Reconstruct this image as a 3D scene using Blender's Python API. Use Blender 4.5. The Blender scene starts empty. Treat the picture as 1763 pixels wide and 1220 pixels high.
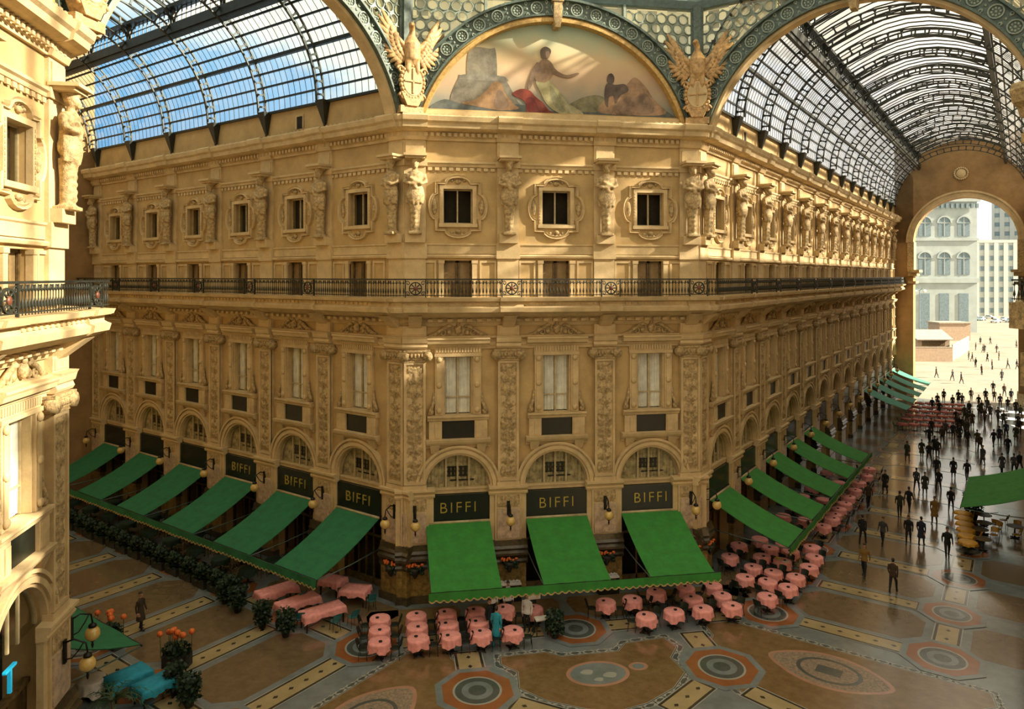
import bpy, math, random
from mathutils import Matrix, Vector, noise as mnoise
random.seed(7)
PI = math.pi; Q = math.sqrt(.5)
SC = bpy.context.scene
COL = SC.collection

# ------------------------------------------------------------------ camera
cam_d = bpy.data.cameras.new('camera'); cam = bpy.data.objects.new('camera', cam_d); COL.objects.link(cam)
cam.location = (-8.68, -37.13, 16.6)
cam.rotation_euler = (PI/2, 0, -math.radians(9.65))
cam_d.sensor_width = 36; cam_d.lens = 36*1239/1763
cam_d.shift_y = -(610-475)/1763
cam_d.clip_start = .1; cam_d.clip_end = 3000
SC.camera = cam
# ------------------------------------------------------------------ view, sun, sky
SC.view_settings.view_transform = 'Standard'
SC.view_settings.look = 'None'
SC.view_settings.exposure = 0.38
SC.view_settings.gamma = 1.0
SC.view_settings.use_curve_mapping = False
try:
    SC.cycles.use_denoising = True
    SC.cycles.transparent_max_bounces = 12
    SC.cycles.max_bounces = 8
except Exception:
    pass
SUN_AZ = math.atan2(-.33, .94); SUN_EL = math.radians(27)
sun_d = bpy.data.lights.new('sun', 'SUN'); sun = bpy.data.objects.new('sun', sun_d); COL.objects.link(sun)
sun_d.energy = 14.8; sun_d.color = (1, .88, .70); sun_d.angle = math.radians(1.2)
to_sun = Vector((math.cos(SUN_AZ)*math.cos(SUN_EL), math.sin(SUN_AZ)*math.cos(SUN_EL), math.sin(SUN_EL)))
sun.rotation_euler = to_sun.to_track_quat('Z', 'Y').to_euler(); sun.location = to_sun*120

def make_world():
    w = bpy.data.worlds.new('sky'); SC.world = w; w.use_nodes = True
    nt = w.node_tree; N = nt.nodes; L = nt.links; N.clear()
    out = N.new('ShaderNodeOutputWorld'); bg = N.new('ShaderNodeBackground'); L.new(bg.outputs[0], out.inputs[0])
    tc = N.new('ShaderNodeTexCoord')
    def dot(v):
        d = N.new('ShaderNodeVectorMath'); d.operation = 'DOT_PRODUCT'
        L.new(tc.outputs['Generated'], d.inputs[0]); d.inputs[1].default_value = v; return d.outputs['Value']
    def ramp(src, stops):
        r = N.new('ShaderNodeValToRGB'); cr = r.color_ramp
        while len(cr.elements) < len(stops): cr.elements.new(.5)
        for e, (p, c) in zip(cr.elements, stops): e.position = p; e.color = (*c, 1)
        L.new(src, r.inputs[0]); return r.outputs[0]
    def rng(src, a, b):
        m = N.new('ShaderNodeMapRange'); m.inputs[1].default_value = a; m.inputs[2].default_value = b; L.new(src, m.inputs[0]); return m.outputs[0]
    def mix(f, a, b):
        m = N.new('ShaderNodeMix'); m.data_type = 'RGBA'; L.new(f, m.inputs[0]); L.new(a, m.inputs[6]); L.new(b, m.inputs[7]); return m.outputs[2]
    el = dot((0, 0, 1))
    blue = ramp(rng(el, 0, 1), [(0, (.20, .42, .62)), (.15, (.012, .19, .40)), (.3, (.03, .27, .48)), (.8, (.30, .45, .60)), (1, (.36, .48, .58))])
    pale = ramp(rng(el, 0, 1), [(0, (.86, .78, .58)), (.12, (.74, .66, .54)), (.3, (.70, .64, .58)), (.7, (.62, .66, .68)), (1, (.46, .56, .62))])
    side = rng(dot((Q, -Q*.6, .12)), -.75, .35)
    base = mix(side, blue, pale)
    ns = N.new('ShaderNodeTexNoise'); ns.inputs['Scale'].default_value = 3.2; ns.inputs['Detail'].default_value = 6
    mp = N.new('ShaderNodeMapping'); mp.inputs['Scale'].default_value = (1, 1, 1.8); L.new(tc.outputs['Generated'], mp.inputs[0]); L.new(mp.outputs[0], ns.inputs[0])
    cl0 = rng(ns.outputs[0], .56, .66)
    hi = N.new('ShaderNodeMath'); hi.operation = 'MULTIPLY_ADD'; L.new(ns.outputs[0], hi.inputs[0]); hi.inputs[1].default_value = .35; L.new(el, hi.inputs[2])
    cl1 = rng(hi.outputs[0], .45, .50)
    mxn = N.new('ShaderNodeMath'); mxn.operation = 'MAXIMUM'; L.new(cl0, mxn.inputs[0]); L.new(cl1, mxn.inputs[1]); cl2 = mxn.outputs[0]
    mu = N.new('ShaderNodeMath'); mu.operation = 'MULTIPLY'; L.new(cl2, mu.inputs[0]); mu.inputs[1].default_value = .85; cl = mu.outputs[0]
    cloud = N.new('ShaderNodeRGB'); cloud.outputs[0].default_value = (.74, .67, .50, 1)
    L.new(mix(cl, base, cloud.outputs[0]), bg.inputs[0]); bg.inputs[1].default_value = 1.6
make_world()

# ------------------------------------------------------------------ materials
MATS = {}
def nodes_of(name):
    m = bpy.data.materials.new(name); m.use_nodes = True
    nt = m.node_tree; return m, nt, nt.nodes['Principled BSDF']
def mat(name, c, rough=.7, metal=0., var=.15, scale=3., c2=None, bump=0., bscale=20., emit=0., spec=.5, coat=0.):
    """Principled surface whose colour wanders between c and c2 in object space."""
    m, nt, p = nodes_of(name); N = nt.nodes; L = nt.links
    c2 = c2 or tuple(max(0, x*(1-var*2.2)) for x in c)
    tc = N.new('ShaderNodeTexCoord'); ns = N.new('ShaderNodeTexNoise')
    ns.inputs['Scale'].default_value = scale; ns.inputs['Detail'].default_value = 5; ns.inputs['Roughness'].default_value = .65
    L.new(tc.outputs['Object'], ns.inputs['Vector'])
    r = N.new('ShaderNodeValToRGB'); r.color_ramp.elements[0].position = .35; r.color_ramp.elements[1].position = .65
    r.color_ramp.elements[0].color = (*c2, 1); r.color_ramp.elements[1].color = (*c, 1)
    L.new(ns.outputs[0], r.inputs[0]); L.new(r.outputs[0], p.inputs['Base Color'])
    p.inputs['Roughness'].default_value = rough; p.inputs['Metallic'].default_value = metal
    p.inputs['Specular IOR Level'].default_value = spec
    if coat: p.inputs['Coat Weight'].default_value = coat; p.inputs['Coat Roughness'].default_value = .12
    if bump:
        n2 = N.new('ShaderNodeTexNoise'); n2.inputs['Scale'].default_value = bscale; n2.inputs['Detail'].default_value = 4
        L.new(tc.outputs['Object'], n2.inputs['Vector'])
        b = N.new('ShaderNodeBump'); b.inputs['Strength'].default_value = bump; b.inputs['Distance'].default_value = .05
        L.new(n2.outputs[0], b.inputs['Height']); L.new(b.outputs[0], p.inputs['Normal'])
    if emit:
        p.inputs['Emission Color'].default_value = (*c, 1); p.inputs['Emission Strength'].default_value = emit
    MATS[name] = m; return m

STONE = mat('ochre_stone', (.62, .46, .235), .8, var=.13, scale=1.1, bump=.15, bscale=14)
STONED = mat('carved_ochre_stone', (.56, .40, .185), .75, var=.28, scale=7, bump=.5, bscale=26)
BROWNP = mat('brown_plaster', (.34, .20, .075), .85, var=.15, scale=.6)
WALLM = mat('wall_plaster', (.53, .365, .155), .85, var=.12, scale=.7, bump=.12, bscale=8)
MARBLE = mat('pink_marble', (.62, .46, .31), .35, var=.2, scale=4)
DARKST = mat('dark_marble', (.10, .075, .035), .3, var=.3, scale=3)
PIERM = mat('yellow_marble', (.36, .235, .07), .3, var=.3, scale=4)
IRON = mat('dark_iron', (.035, .038, .028), .5, metal=.3, var=.2)
IRONG = mat('green_painted_iron', (.10, .145, .115), .5, var=.25, scale=6)
GOLD = mat('gilt_moulding', (.56, .35, .10), .5, var=.2, scale=6)
GOLDL = mat('gold_letters', (.55, .42, .08), .35, metal=.4, var=.1)
SIGNM = mat('black_green_sign', (.008, .016, .010), .25, var=.2)
PANEL = mat('dark_green_panel', (.012, .014, .008), .4, var=.2)
INTER = mat('dark_interior', (.02, .015, .008), .9, var=.3)
WOOD = mat('brown_wood', (.17, .105, .035), .5, var=.3, scale=5)
WOODL = mat('pale_window_frame', (.50, .40, .22), .5, var=.15)
CURT = mat('white_curtain', (.88, .87, .88), .8, var=.12, scale=2)
CURTD = mat('beige_lunette_curtain', (.62, .52, .33), .85, var=.3, scale=3)
GREEN = mat('green_awning_canvas', (.032, .225, .03), .85, var=.12, scale=2, bump=.2, bscale=60)
TEAL = mat('teal_awning_canvas', (.06, .27, .19), .8, var=.12, scale=2)
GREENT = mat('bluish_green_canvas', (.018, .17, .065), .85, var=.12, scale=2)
FRINGE = mat('cream_fringe', (.50, .38, .14), .8, var=.2)
PINK = mat('pink_tablecloth', (.88, .36, .33), .8, var=.12, scale=5, bump=.2, bscale=18)
BLUEC = mat('turquoise_tablecloth', (.02, .32, .45), .8, var=.12, scale=4)
WHITEC = mat('white_cloth', (.75, .70, .62), .8, var=.1, scale=4)
BLACKM = mat('black_metal', (.012, .012, .010), .4, metal=.4, var=.2)
CHAIRM = mat('dark_green_chair', (.012, .024, .014), .5, var=.3)
YELLOW = mat('yellow_chair_shell', (.72, .36, .02), .4, var=.15)
GLOBE = mat('amber_glass_globe', (.62, .42, .12), .15, var=.12, coat=.5)
LEAFM = mat('dark_leaves', (.012, .042, .012), .6, var=.45, scale=12, c2=(.004, .014, .004))
LEAFL = mat('bright_leaves', (.04, .11, .025), .6, var=.4, scale=10)
REDF = mat('red_blossom', (.62, .055, .012), .5, var=.3, scale=14, c2=(.72, .22, .03))
POT = mat('dark_planter', (.03, .028, .02), .7, var=.3)
SKIN = mat('skin', (.45, .24, .14), .6, var=.1)
HAIR = mat('dark_hair', (.03, .02, .012), .6, var=.2)
COATS = [mat('coat_'+n, c, .85, var=.14, scale=5) for n, c in (('black', (.010, .010, .010)), ('navy', (.012, .018, .035)), ('brown', (.05, .03, .012)), ('olive', (.032, .034, .014)), ('grey', (.05, .05, .052)), ('ochre', (.22, .12, .02)), ('white', (.65, .62, .58)), ('turquoise', (.02, .30, .40)))]
TROUS = mat('dark_trousers', (.012, .012, .014), .85, var=.25)
EAGLEM = mat('gilded_stone', (.60, .37, .15), .6, var=.25, scale=5, bump=.3, bscale=12)

def glass_mat(name, tint, trans, diff, pane=(.42, 1.), vary=.5):
    """Thin roof glass: mostly transparent, part frosted, each pane a little different."""
    m = bpy.data.materials.new(name); m.use_nodes = True; nt = m.node_tree; N = nt.nodes; L = nt.links; N.clear()
    out = N.new('ShaderNodeOutputMaterial')
    uv = N.new('ShaderNodeUVMap'); fl = N.new('ShaderNodeVectorMath'); fl.operation = 'FLOOR'; L.new(uv.outputs[0], fl.inputs[0])
    wn = N.new('ShaderNodeTexWhiteNoise'); wn.noise_dimensions = '3D'; L.new(fl.outputs[0], wn.inputs['Vector'])
    mr = N.new('ShaderNodeMapRange'); mr.inputs[1].default_value = 0; mr.inputs[2].default_value = 1
    mr.inputs[3].default_value = max(0, diff*(1-vary)); mr.inputs[4].default_value = min(1, diff*(1+vary)); L.new(wn.outputs['Value'], mr.inputs[0])
    t = N.new('ShaderNodeBsdfTransparent'); t.inputs[0].default_value = (*trans, 1)
    d = N.new('ShaderNodeBsdfDiffuse'); d.inputs[0].default_value = (*tint, 1)
    tr = N.new('ShaderNodeBsdfTranslucent'); tr.inputs[0].default_value = (*tint, 1)
    a = N.new('ShaderNodeMixShader'); a.inputs[0].default_value = .5; L.new(d.outputs[0], a.inputs[1]); L.new(tr.outputs[0], a.inputs[2])
    g = N.new('ShaderNodeBsdfGlossy'); g.inputs['Roughness'].default_value = .08
    b = N.new('ShaderNodeMixShader'); L.new(mr.outputs[0], b.inputs[0]); L.new(t.outputs[0], b.inputs[1]); L.new(a.outputs[0], b.inputs[2])
    c = N.new('ShaderNodeMixShader'); c.inputs[0].default_value = .05; L.new(b.outputs[0], c.inputs[1]); L.new(g.outputs[0], c.inputs[2])
    L.new(c.outputs[0], out.inputs[0]); return m
GLASSN = glass_mat('clear_roof_glass', (.80, .78, .72), (.86, .95, .98), .07, vary=.9)
GLASSF = glass_mat('frosted_roof_glass', (.82, .78, .74), (.95, .95, .95), .42, vary=.6)
GLASSO = glass_mat('dome_roof_glass', (.82, .80, .74), (.96, .97, .95), .20, vary=.6)
GLASSD = glass_mat('pendentive_glass', (.36, .33, .20), (.75, .66, .38), .6, vary=.6)
def window_glass(name, dark):
    m = bpy.data.materials.new(name); m.use_nodes = True; nt = m.node_tree; N = nt.nodes; L = nt.links; N.clear()
    out = N.new('ShaderNodeOutputMaterial'); t = N.new('ShaderNodeBsdfTransparent'); t.inputs[0].default_value = (dark, dark, dark*.95, 1)
    g = N.new('ShaderNodeBsdfGlossy'); g.inputs['Roughness'].default_value = .05
    lw = N.new('ShaderNodeLayerWeight'); lw.inputs[0].default_value = .5; fr = N.new('ShaderNodeMath'); fr.operation = 'POWER'; L.new(lw.outputs['Facing'], fr.inputs[0]); fr.inputs[1].default_value = 4.
    mx = N.new('ShaderNodeMixShader'); L.new(fr.outputs[0], mx.inputs[0]); L.new(t.outputs[0], mx.inputs[1]); L.new(g.outputs[0], mx.inputs[2])
    L.new(mx.outputs[0], out.inputs[0]); return m
PANE = window_glass('window_glass', .95)

def mural_mat():
    m, nt, p = nodes_of('faded_fresco'); N = nt.nodes; L = nt.links
    tc = N.new('ShaderNodeTexCoord'); sp = N.new('ShaderNodeSeparateXYZ'); L.new(tc.outputs['Object'], sp.inputs[0])
    ns = N.new('ShaderNodeTexNoise'); ns.inputs['Scale'].default_value = .9; ns.inputs['Detail'].default_value = 6; L.new(tc.outputs['Object'], ns.inputs[0])
    ad = N.new('ShaderNodeMath'); ad.operation = 'MULTIPLY_ADD'; L.new(ns.outputs[0], ad.inputs[0]); ad.inputs[1].default_value = 1.6; L.new(sp.outputs[2], ad.inputs[2])
    mr = N.new('ShaderNodeMapRange'); mr.inputs[1].default_value = 25.4; mr.inputs[2].default_value = 31.2; L.new(ad.outputs[0], mr.inputs[0])
    r = N.new('ShaderNodeValToRGB'); cr = r.color_ramp
    st = [(0, (.15, .17, .16)), (.14, (.19, .21, .19)), (.28, (.33, .28, .20)), (.45, (.50, .35, .22)), (.62, (.56, .42, .24)), (.80, (.42, .45, .30)), (1, (.22, .38, .34))]
    while len(cr.elements) < len(st): cr.elements.new(.5)
    for e, (q, c) in zip(cr.elements, st): e.position = q; e.color = (*c, 1)
    L.new(mr.outputs[0], r.inputs[0]); L.new(r.outputs[0], p.inputs['Base Color']); p.inputs['Roughness'].default_value = .9
    return m
MURAL = mural_mat()
def paint(n, c, var=.22): return mat('fresco_'+n, c, .9, var=var, scale=1.6)

# ------------------------------------------------------------------ mesh builder
class B:
    def __init__(s): s.v = []; s.f = []; s.m = []; s.s = []; s.uv = {}
    def add(s, vs, fs, m=0, sm=False):
        o = len(s.v); s.v += [tuple(v) for v in vs]
        for f in fs: s.f.append([i+o for i in f]); s.m.append(m); s.s.append(sm)
        return s
    def box(s, x0, x1, y0, y1, z0, z1, m=0):
        vs = [(x, y, z) for z in (z0, z1) for y in (y0, y1) for x in (x0, x1)]
        return s.add(vs, [(0, 2, 3, 1), (4, 5, 7, 6), (0, 1, 5, 4), (2, 6, 7, 3), (0, 4, 6, 2), (1, 3, 7, 5)], m)
    def taper(s, x0, x1, y0, y1, z0, X0, X1, Y0, Y1, z1, m=0):
        vs = [(x0, y0, z0), (x1, y0, z0), (x0, y1, z0), (x1, y1, z0), (X0, Y0, z1), (X1, Y0, z1), (X0, Y1, z1), (X1, Y1, z1)]
        return s.add(vs, [(0, 2, 3, 1), (4, 5, 7, 6), (0, 1, 5, 4), (2, 6, 7, 3), (0, 4, 6, 2), (1, 3, 7, 5)], m)
    def sweep(s, prof, x0, x1, m0=0., m1=0., m=0, caps=True):
        """profile of (y,z) run along x; each end mitred by m0/m1 times the projection."""
        n = len(prof); vs = [(x0+m0*y, y, z) for y, z in prof]+[(x1-m1*y, y, z) for y, z in prof]
        fs = [(i, i+n, (i+1) % n+n, (i+1) % n) for i in range(n)]
        if caps: fs += [tuple(range(n)), tuple(range(2*n-1, n-1, -1))]
        return s.add(vs, fs, m)
    def prism(s, poly, y0, y1, m=0):
        """(x,z) polygon extruded along y."""
        n = len(poly); vs = [(x, y0, z) for x, z in poly]+[(x, y1, z) for x, z in poly]
        return s.add(vs, [tuple(range(n)), tuple(range(2*n-1, n-1, -1))]+[(i, i+n, (i+1) % n+n, (i+1) % n) for i in range(n)], m)
    def slab(s, poly, z0, z1, m=0):
        n = len(poly); vs = [(x, y, z1) for x, y in poly]+[(x, y, z0) for x, y in poly]
        return s.add(vs, [tuple(range(n)), tuple(range(2*n-1, n-1, -1))]+[(i, (i+1) % n, (i+1) % n+n, i+n) for i in range(n)], m)
    def arc(s, cx, cz, r0, r1, a0, a1, y0, y1, n=24, m=0, sm=False):
        """ring sector in the xz plane, extruded in y."""
        vs = []
        for i in range(n+1):
            a = a0+(a1-a0)*i/n; c, d = math.cos(a), math.sin(a)
            vs += [(cx+r0*c, y0, cz+r0*d), (cx+r1*c, y0, cz+r1*d), (cx+r1*c, y1, cz+r1*d), (cx+r0*c, y1, cz+r0*d)]
        fs = []
        for i in range(n):
            a, b = 4*i, 4*i+4
            for k in range(4): fs.append((a+k, a+(k+1) % 4, b+(k+1) % 4, b+k))
        fs += [(0, 3, 2, 1), (4*n, 4*n+1, 4*n+2, 4*n+3)]
        return s.add(vs, fs, m, sm)
    def tube(s, pts, rads, n=8, m=0, sm=True, cap=True, up=None):
        pts = [Vector(p) for p in pts]
        if not hasattr(rads, '__len__'): rads = [rads]*len(pts)
        vs = []; k = len(pts)
        t0 = (pts[1]-pts[0]).normalized(); ref = Vector(up) if up else (Vector((0, 0, 1)) if abs(t0.z) < .9 else Vector((0, 1, 0)))
        for i, p in enumerate(pts):
            t = (pts[min(i+1, k-1)]-pts[max(i-1, 0)]).normalized()
            a = t.cross(ref)
            if a.length < 1e-5: a = t.cross(Vector((1, 0, 0)))
            a.normalize(); b = a.cross(t)
            r = rads[i]; ra, rb = r if hasattr(r, '__len__') else (r, r)
            for j in range(n):
                w = 2*PI*j/n; vs.append(p+a*ra*math.cos(w)+b*rb*math.sin(w))
        fs = [(i*n+j, i*n+(j+1) % n, (i+1)*n+(j+1) % n, (i+1)*n+j) for i in range(k-1) for j in range(n)]
        if cap: fs += [tuple(range(n-1, -1, -1)), tuple(range((k-1)*n, k*n))]
        return s.add(vs, fs, m, sm)
    def lathe(s, prof, cx=0, cy=0, n=12, m=0, sm=True, sx=1., sy=1.):
        """profile of (r,z) turned about a vertical axis."""
        k = len(prof); vs = [(cx+r*sx*math.cos(2*PI*j/n), cy+r*sy*math.sin(2*PI*j/n), z) for r, z in prof for j in range(n)]
        fs = [(i*n+j, i*n+(j+1) % n, (i+1)*n+(j+1) % n, (i+1)*n+j) for i in range(k-1) for j in range(n)]
        fs += [tuple(range(n-1, -1, -1)), tuple(range((k-1)*n, k*n))]
        return s.add(vs, fs, m, sm)
    def ball(s, c, r, n=10, k=7, m=0):
        rx, ry, rz = r if hasattr(r, '__len__') else (r, r, r)
        vs = [(c[0], c[1], c[2]-rz)]
        for i in range(1, k):
            a = -PI/2+PI*i/k
            vs += [(c[0]+rx*math.cos(a)*math.cos(2*PI*j/n), c[1]+ry*math.cos(a)*math.sin(2*PI*j/n), c[2]+rz*math.sin(a)) for j in range(n)]
        vs.append((c[0], c[1], c[2]+rz)); fs = [(0, 1+(j+1) % n, 1+j) for j in range(n)]
        fs += [(1+i*n+j, 1+i*n+(j+1) % n, 1+(i+1)*n+(j+1) % n, 1+(i+1)*n+j) for i in range(k-2) for j in range(n)]
        t = len(vs)-1; fs += [(1+(k-2)*n+j, 1+(k-2)*n+(j+1) % n, t) for j in range(n)]
        return s.add(vs, fs, m, True)
    def grid(s, fn, nu, nv, m=0, sm=True, uv=None):
        vs = [fn(i/nu, j/nv) for j in range(nv+1) for i in range(nu+1)]
        o = len(s.f)
        fs = [(j*(nu+1)+i, j*(nu+1)+i+1, (j+1)*(nu+1)+i+1, (j+1)*(nu+1)+i) for j in range(nv) for i in range(nu)]
        s.add(vs, fs, m, sm)
        if uv:
            q = 0
            for j in range(nv):
                for i in range(nu):
                    s.uv[o+q] = [uv(a/nu, b/nv) for a, b in ((i, j), (i+1, j), (i+1, j+1), (i, j+1))]; q += 1
        return s
    def mesh(s, name, mats):
        me = bpy.data.meshes.new(name); me.from_pydata(s.v, [], s.f)
        for m in (mats if isinstance(mats, (list, tuple)) else [mats]): me.materials.append(m)
        me.polygons.foreach_set('material_index', s.m); me.polygons.foreach_set('use_smooth', s.s)
        if s.uv:
            u = me.uv_layers.new(name='UVMap')
            for fi, cs in s.uv.items():
                p = me.polygons[fi]
                for li, c in zip(p.loop_indices, cs): u.data[li].uv = c
        me.update(); return me
    def fused(s, name, mats, voxel=.04, smooth=2, pick=None):
        """the union of everything in the builder as one continuous skin."""
        me = bpy.data.meshes.new(name+'_raw'); me.from_pydata(s.v, [], s.f)
        ob = bpy.data.objects.new('raw', me); COL.objects.link(ob)
        r = ob.modifiers.new('r', 'REMESH'); r.mode = 'VOXEL'; r.voxel_size = voxel; r.use_smooth_shade = True
        if smooth:
            q = ob.modifiers.new('s', 'SMOOTH'); q.iterations = smooth; q.factor = .5
        dg = bpy.context.evaluated_depsgraph_get()
        out = bpy.data.meshes.new_from_object(ob.evaluated_get(dg)); out.name = name
        bpy.data.objects.remove(ob); bpy.data.meshes.remove(me)
        out.materials.clear()
        for m in (mats if isinstance(mats, (list, tuple)) else [mats]): out.materials.append(m)
        for p in out.polygons:
            p.use_smooth = True; p.material_index = pick(p.center) if pick else 0
        return out

# ------------------------------------------------------------------ object helpers
def link(name, data=None, parent=None, M=None):
    o = bpy.data.objects.new(name, data); COL.objects.link(o)
    if M is not None:
        l, r, s_ = M.decompose(); o.location = l; o.rotation_mode = 'XYZ'; o.rotation_euler = r.to_euler(); o.scale = s_
    if parent is not None: o.parent = parent
    return o
def tag(o, label=None, cat=None, group=None, kind=None):
    if label: o['label'] = label
    if cat: o['category'] = cat
    if group: o['group'] = group
    if kind: o['kind'] = kind
    return o
def put(parts, parent):
    for p in parts:
        name, me, kids = p[0], p[1], (p[2] if len(p) > 2 else [])
        o = link(name, me, parent)
        put(kids, o)
def inst(name, parts, M, label=None, cat=None, group=None, kind=None, mesh=None):
    """a thing standing at M: its own mesh or an Empty, with its parts and sub-parts below it."""
    o = link(name, mesh, None, M); tag(o, label, cat, group, kind); put(parts, o); return o
def T(x, y, z=0., a=0.): return Matrix.Translation((x, y, z)) @ Matrix.Rotation(a, 4, 'Z')
CNT = {}
def num(k): CNT[k] = CNT.get(k, 0)+1; return '%s_%d' % (k, CNT[k])

# wall frames: local x to the viewer's right along the wall, local y into the wall, z up
FN = T(-7.9, 0) ; FN = T(0, 0)
FNW = T(-7.9, 0, 0, -PI/4); FNE = T(7.9, 0, 0, PI/4)
FW = T(-19.4, -11.3, 0, PI/2); FE = T(19.07, -11.17, 0, -PI/2)
FSW = T(-19.4, -11.3, 0, PI*.75)      # left wall of the left arm
FSE = T(19.07, -11.17, 0, PI*1.25)      # right wall of the right arm
LNW, LNE = 33., 75.
BN = [-5.2, 0, 5.2]; BNW = [-3.4-5.25*k for k in range(6)]; BNE = [3.4+5.3*k for k in range(14)]; BW = [-2.72, -8.0, -13.1]
PN = [-7.42, -2.6, 2.6, 7.42]; PNW = [-.48]+[-6.02-5.25*k for k in range(6)]; PNE = [.48]+[6.05+5.3*k for k in range(13)]; PW = [-.48, -6.0]
TM = math.tan(PI/8)

# ------------------------------------------------------------------ walls with openings
def facade(bays, x0, x1, ztop):
    b = B(); D = .55
    edges = sorted(bays); cur = x0
    def quad(a, c, z0, z1, m=0): b.add([(a, 0, z0), (c, 0, z0), (c, 0, z1), (a, 0, z1)], [(0, 1, 2, 3)], m)
    def reveal(a, c, z0, z1, depth=D, m=1):
        b.add([(a, 0, z0), (c, 0, z0), (c, 0, z1), (a, 0, z1), (a, depth, z0), (c, depth, z0), (c, depth, z1), (a, depth, z1)],
              [(0, 1, 5, 4), (1, 2, 6, 5), (2, 3, 7, 6), (3, 0, 4, 7)], 0)
        b.add([(a, depth, z0), (c, depth, z0), (c, depth, z1), (a, depth, z1)], [(0, 1, 2, 3)], m)
    for cx in edges:
        a, c = cx-2.1, cx+2.1
        if a > cur: quad(cur, a, 0, ztop)
        quad(a, cx-1.7, 0, 5.7); quad(cx+1.7, c, 0, 5.7)
        n = 16; pts = []; outp = []
        for i in range(n+1):
            t = PI-PI*i/n; p = (cx+1.7*math.cos(t), 5.7+1.7*math.sin(t)); pts.append(p)
            dx, dz = math.cos(t), math.sin(t); k = min(2.1/max(abs(dx), 1e-6), 2.1/max(dz, 1e-6)); outp.append((cx+dx*k, 5.7+dz*k))
        vs = [(x, 0, z) for x, z in pts]+[(x, 0, z) for x, z in outp]+[(x, 1.2, z) for x, z in pts]
        b.add(vs, [(i, i+1, n+2+i, n+1+i) for i in range(n)], 0); b.add(vs, [(i, 2*n+2+i, 2*n+3+i, i+1) for i in range(n)], 0)
        b.add([(cx-1.7, 1.2, 0), (cx+1.7, 1.2, 0), (cx+1.7, 1.2, 7.45), (cx-1.7, 1.2, 7.45)], [(0, 1, 2, 3)], 1)
        for sx in (-1, 1): b.add([(cx+sx*1.7, 0, 0), (cx+sx*1.7, 1.2, 0), (cx+sx*1.7, 1.2, 5.7), (cx+sx*1.7, 0, 5.7)], [(0, 1, 2, 3)], 0)
        rows = [(7.8, 9.4, 0), (9.4, 12.46, .72), (12.46, 15.5, 0), (15.5, 17.4, .74), (17.4, 19.3, 0), (19.3, 21.1, .77), (21.1, ztop, 0)]
        for z0, z1, h in rows:
            if h == 0: quad(a, c, z0, z1)
            else: quad(a, cx-h, z0, z1); quad(cx+h, c, z0, z1); reveal(cx-h, cx+h, z0, z1)
        cur = c
    if x1 > cur: quad(cur, x1, 0, ztop)
    return b
def plain(x0, x1, ztop): return B().box(x0, x1, 0, .6, 0, ztop)
def struct(name, mesh, M, parent=None): return tag(link(name, mesh, parent, M), kind='structure')
FM = [WALLM, INTER]
wall_n = struct('wall_north', facade(BN, -7.9, 7.9, 25.2).mesh('wall_north', FM), FN)
wall_nw = struct('wall_northwest', facade(BNW, -LNW, 0, 26.4).mesh('wall_northwest', FM), FNW)
wall_ne = struct('wall_northeast', facade(BNE, 0, LNE, 26.4).mesh('wall_northeast', FM), FNE)
wall_w = struct('wall_west', facade(BW, -15.8, 0, 25.2).mesh('wall_west', FM), FW)
struct('wall_east', plain(0, 15.8, 33).mesh('wall_east', WALLM), FE)
struct('wall_southwest', plain(0, LNW, 26.4).mesh('wall_southwest', WALLM), FSW)
struct('wall_southeast', plain(-LNE, 0, 26.4).mesh('wall_southeast', WALLM), FSE)
for nm, p, a, l in (('wall_south', (7.9, -38.14), PI, 15.8), ('wall_south_arm', (19.07, -26.97), -PI/4, 30.), ('wall_southern_arm', (7.9, -38.14), PI*.75, -30.),
                    ('wall_western_arm', (-7.9, -38.9), PI*1.25, 30.), ('wall_westerly_arm', (-19.07, -26.97), PI/4, -30.)):
    struct(nm, plain(min(0, l), max(0, l), 26.4 if 'arm' in nm else 33).mesh(nm, WALLM), T(p[0], p[1], 0, a))
# closing wall of the left arm (its far end) and of the two arms behind the camera
struct('wall_northwest_end', plain(-15.8, 0, 34).mesh('wall_northwest_end', BROWNP), FNW @ T(-LNW, 0, 0, PI/2))

# ------------------------------------------------------------------ continuous mouldings
def band(name_prof, x0, x1, m0, m1, dent=None):
    b = B()
    for prof in name_prof: b.sweep(prof, x0, x1, m0, m1)
    if dent:
        for (y0, y1, z0, z1, st, w) in dent:
            n = int(abs(x1-x0)/st)
            for i in range(n):
                x = x0+(i+.5)*st; b.box(x-w/2, x+w/2, y0, y1, z0, z1)
    return b
TOP = [[(.1, 23.55), (-.12, 23.55), (-.12, 23.68), (-.2, 23.72), (-.2, 23.95), (-.55, 24.0), (-.75, 24.08), (-.8, 24.3), (-.92, 24.4), (-.98, 24.62), (-.9, 24.7), (.1, 24.78)]]
TOPD = [(-.34, -.2, 23.74, 23.92, .30, .17), (-.92, -.84, 24.63, 24.74, .34, .16)]
FRZ = [[(.05, 22.2), (-.09, 22.22), (-.12, 22.34), (-.2, 22.40), (-.2, 22.50), (.05, 22.54)]]
FRZD = [(-.10, -.03, 22.02, 22.18, .36, .22)]
STR = [[(.05, 17.52), (-.16, 17.54), (-.2, 17.64), (-.12, 17.70), (.05, 17.72)], [(.05, 17.74), (-.06, 17.74), (-.06, 18.15), (-.12, 18.2), (-.12, 18.27), (.05, 18.30)]]
BAL = [[(.05, 14.0), (-.1, 14.02), (-.2, 14.2), (-.28, 14.24), (-.3, 14.42), (-.9, 14.55), (-1.2, 14.72), (-1.34, 14.78), (-1.40, 15.0), (-1.28, 15.06), (-1.20, 15.12), (-1.2, 15.28), (-1.46, 15.34), (-1.52, 15.5), (.05, 15.5)]]
BALD = [(-1.25, -1.16, 15.14, 15.26, .34, .16), (-.5, -.28, 14.26, 14.40, .5, .24)]
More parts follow.
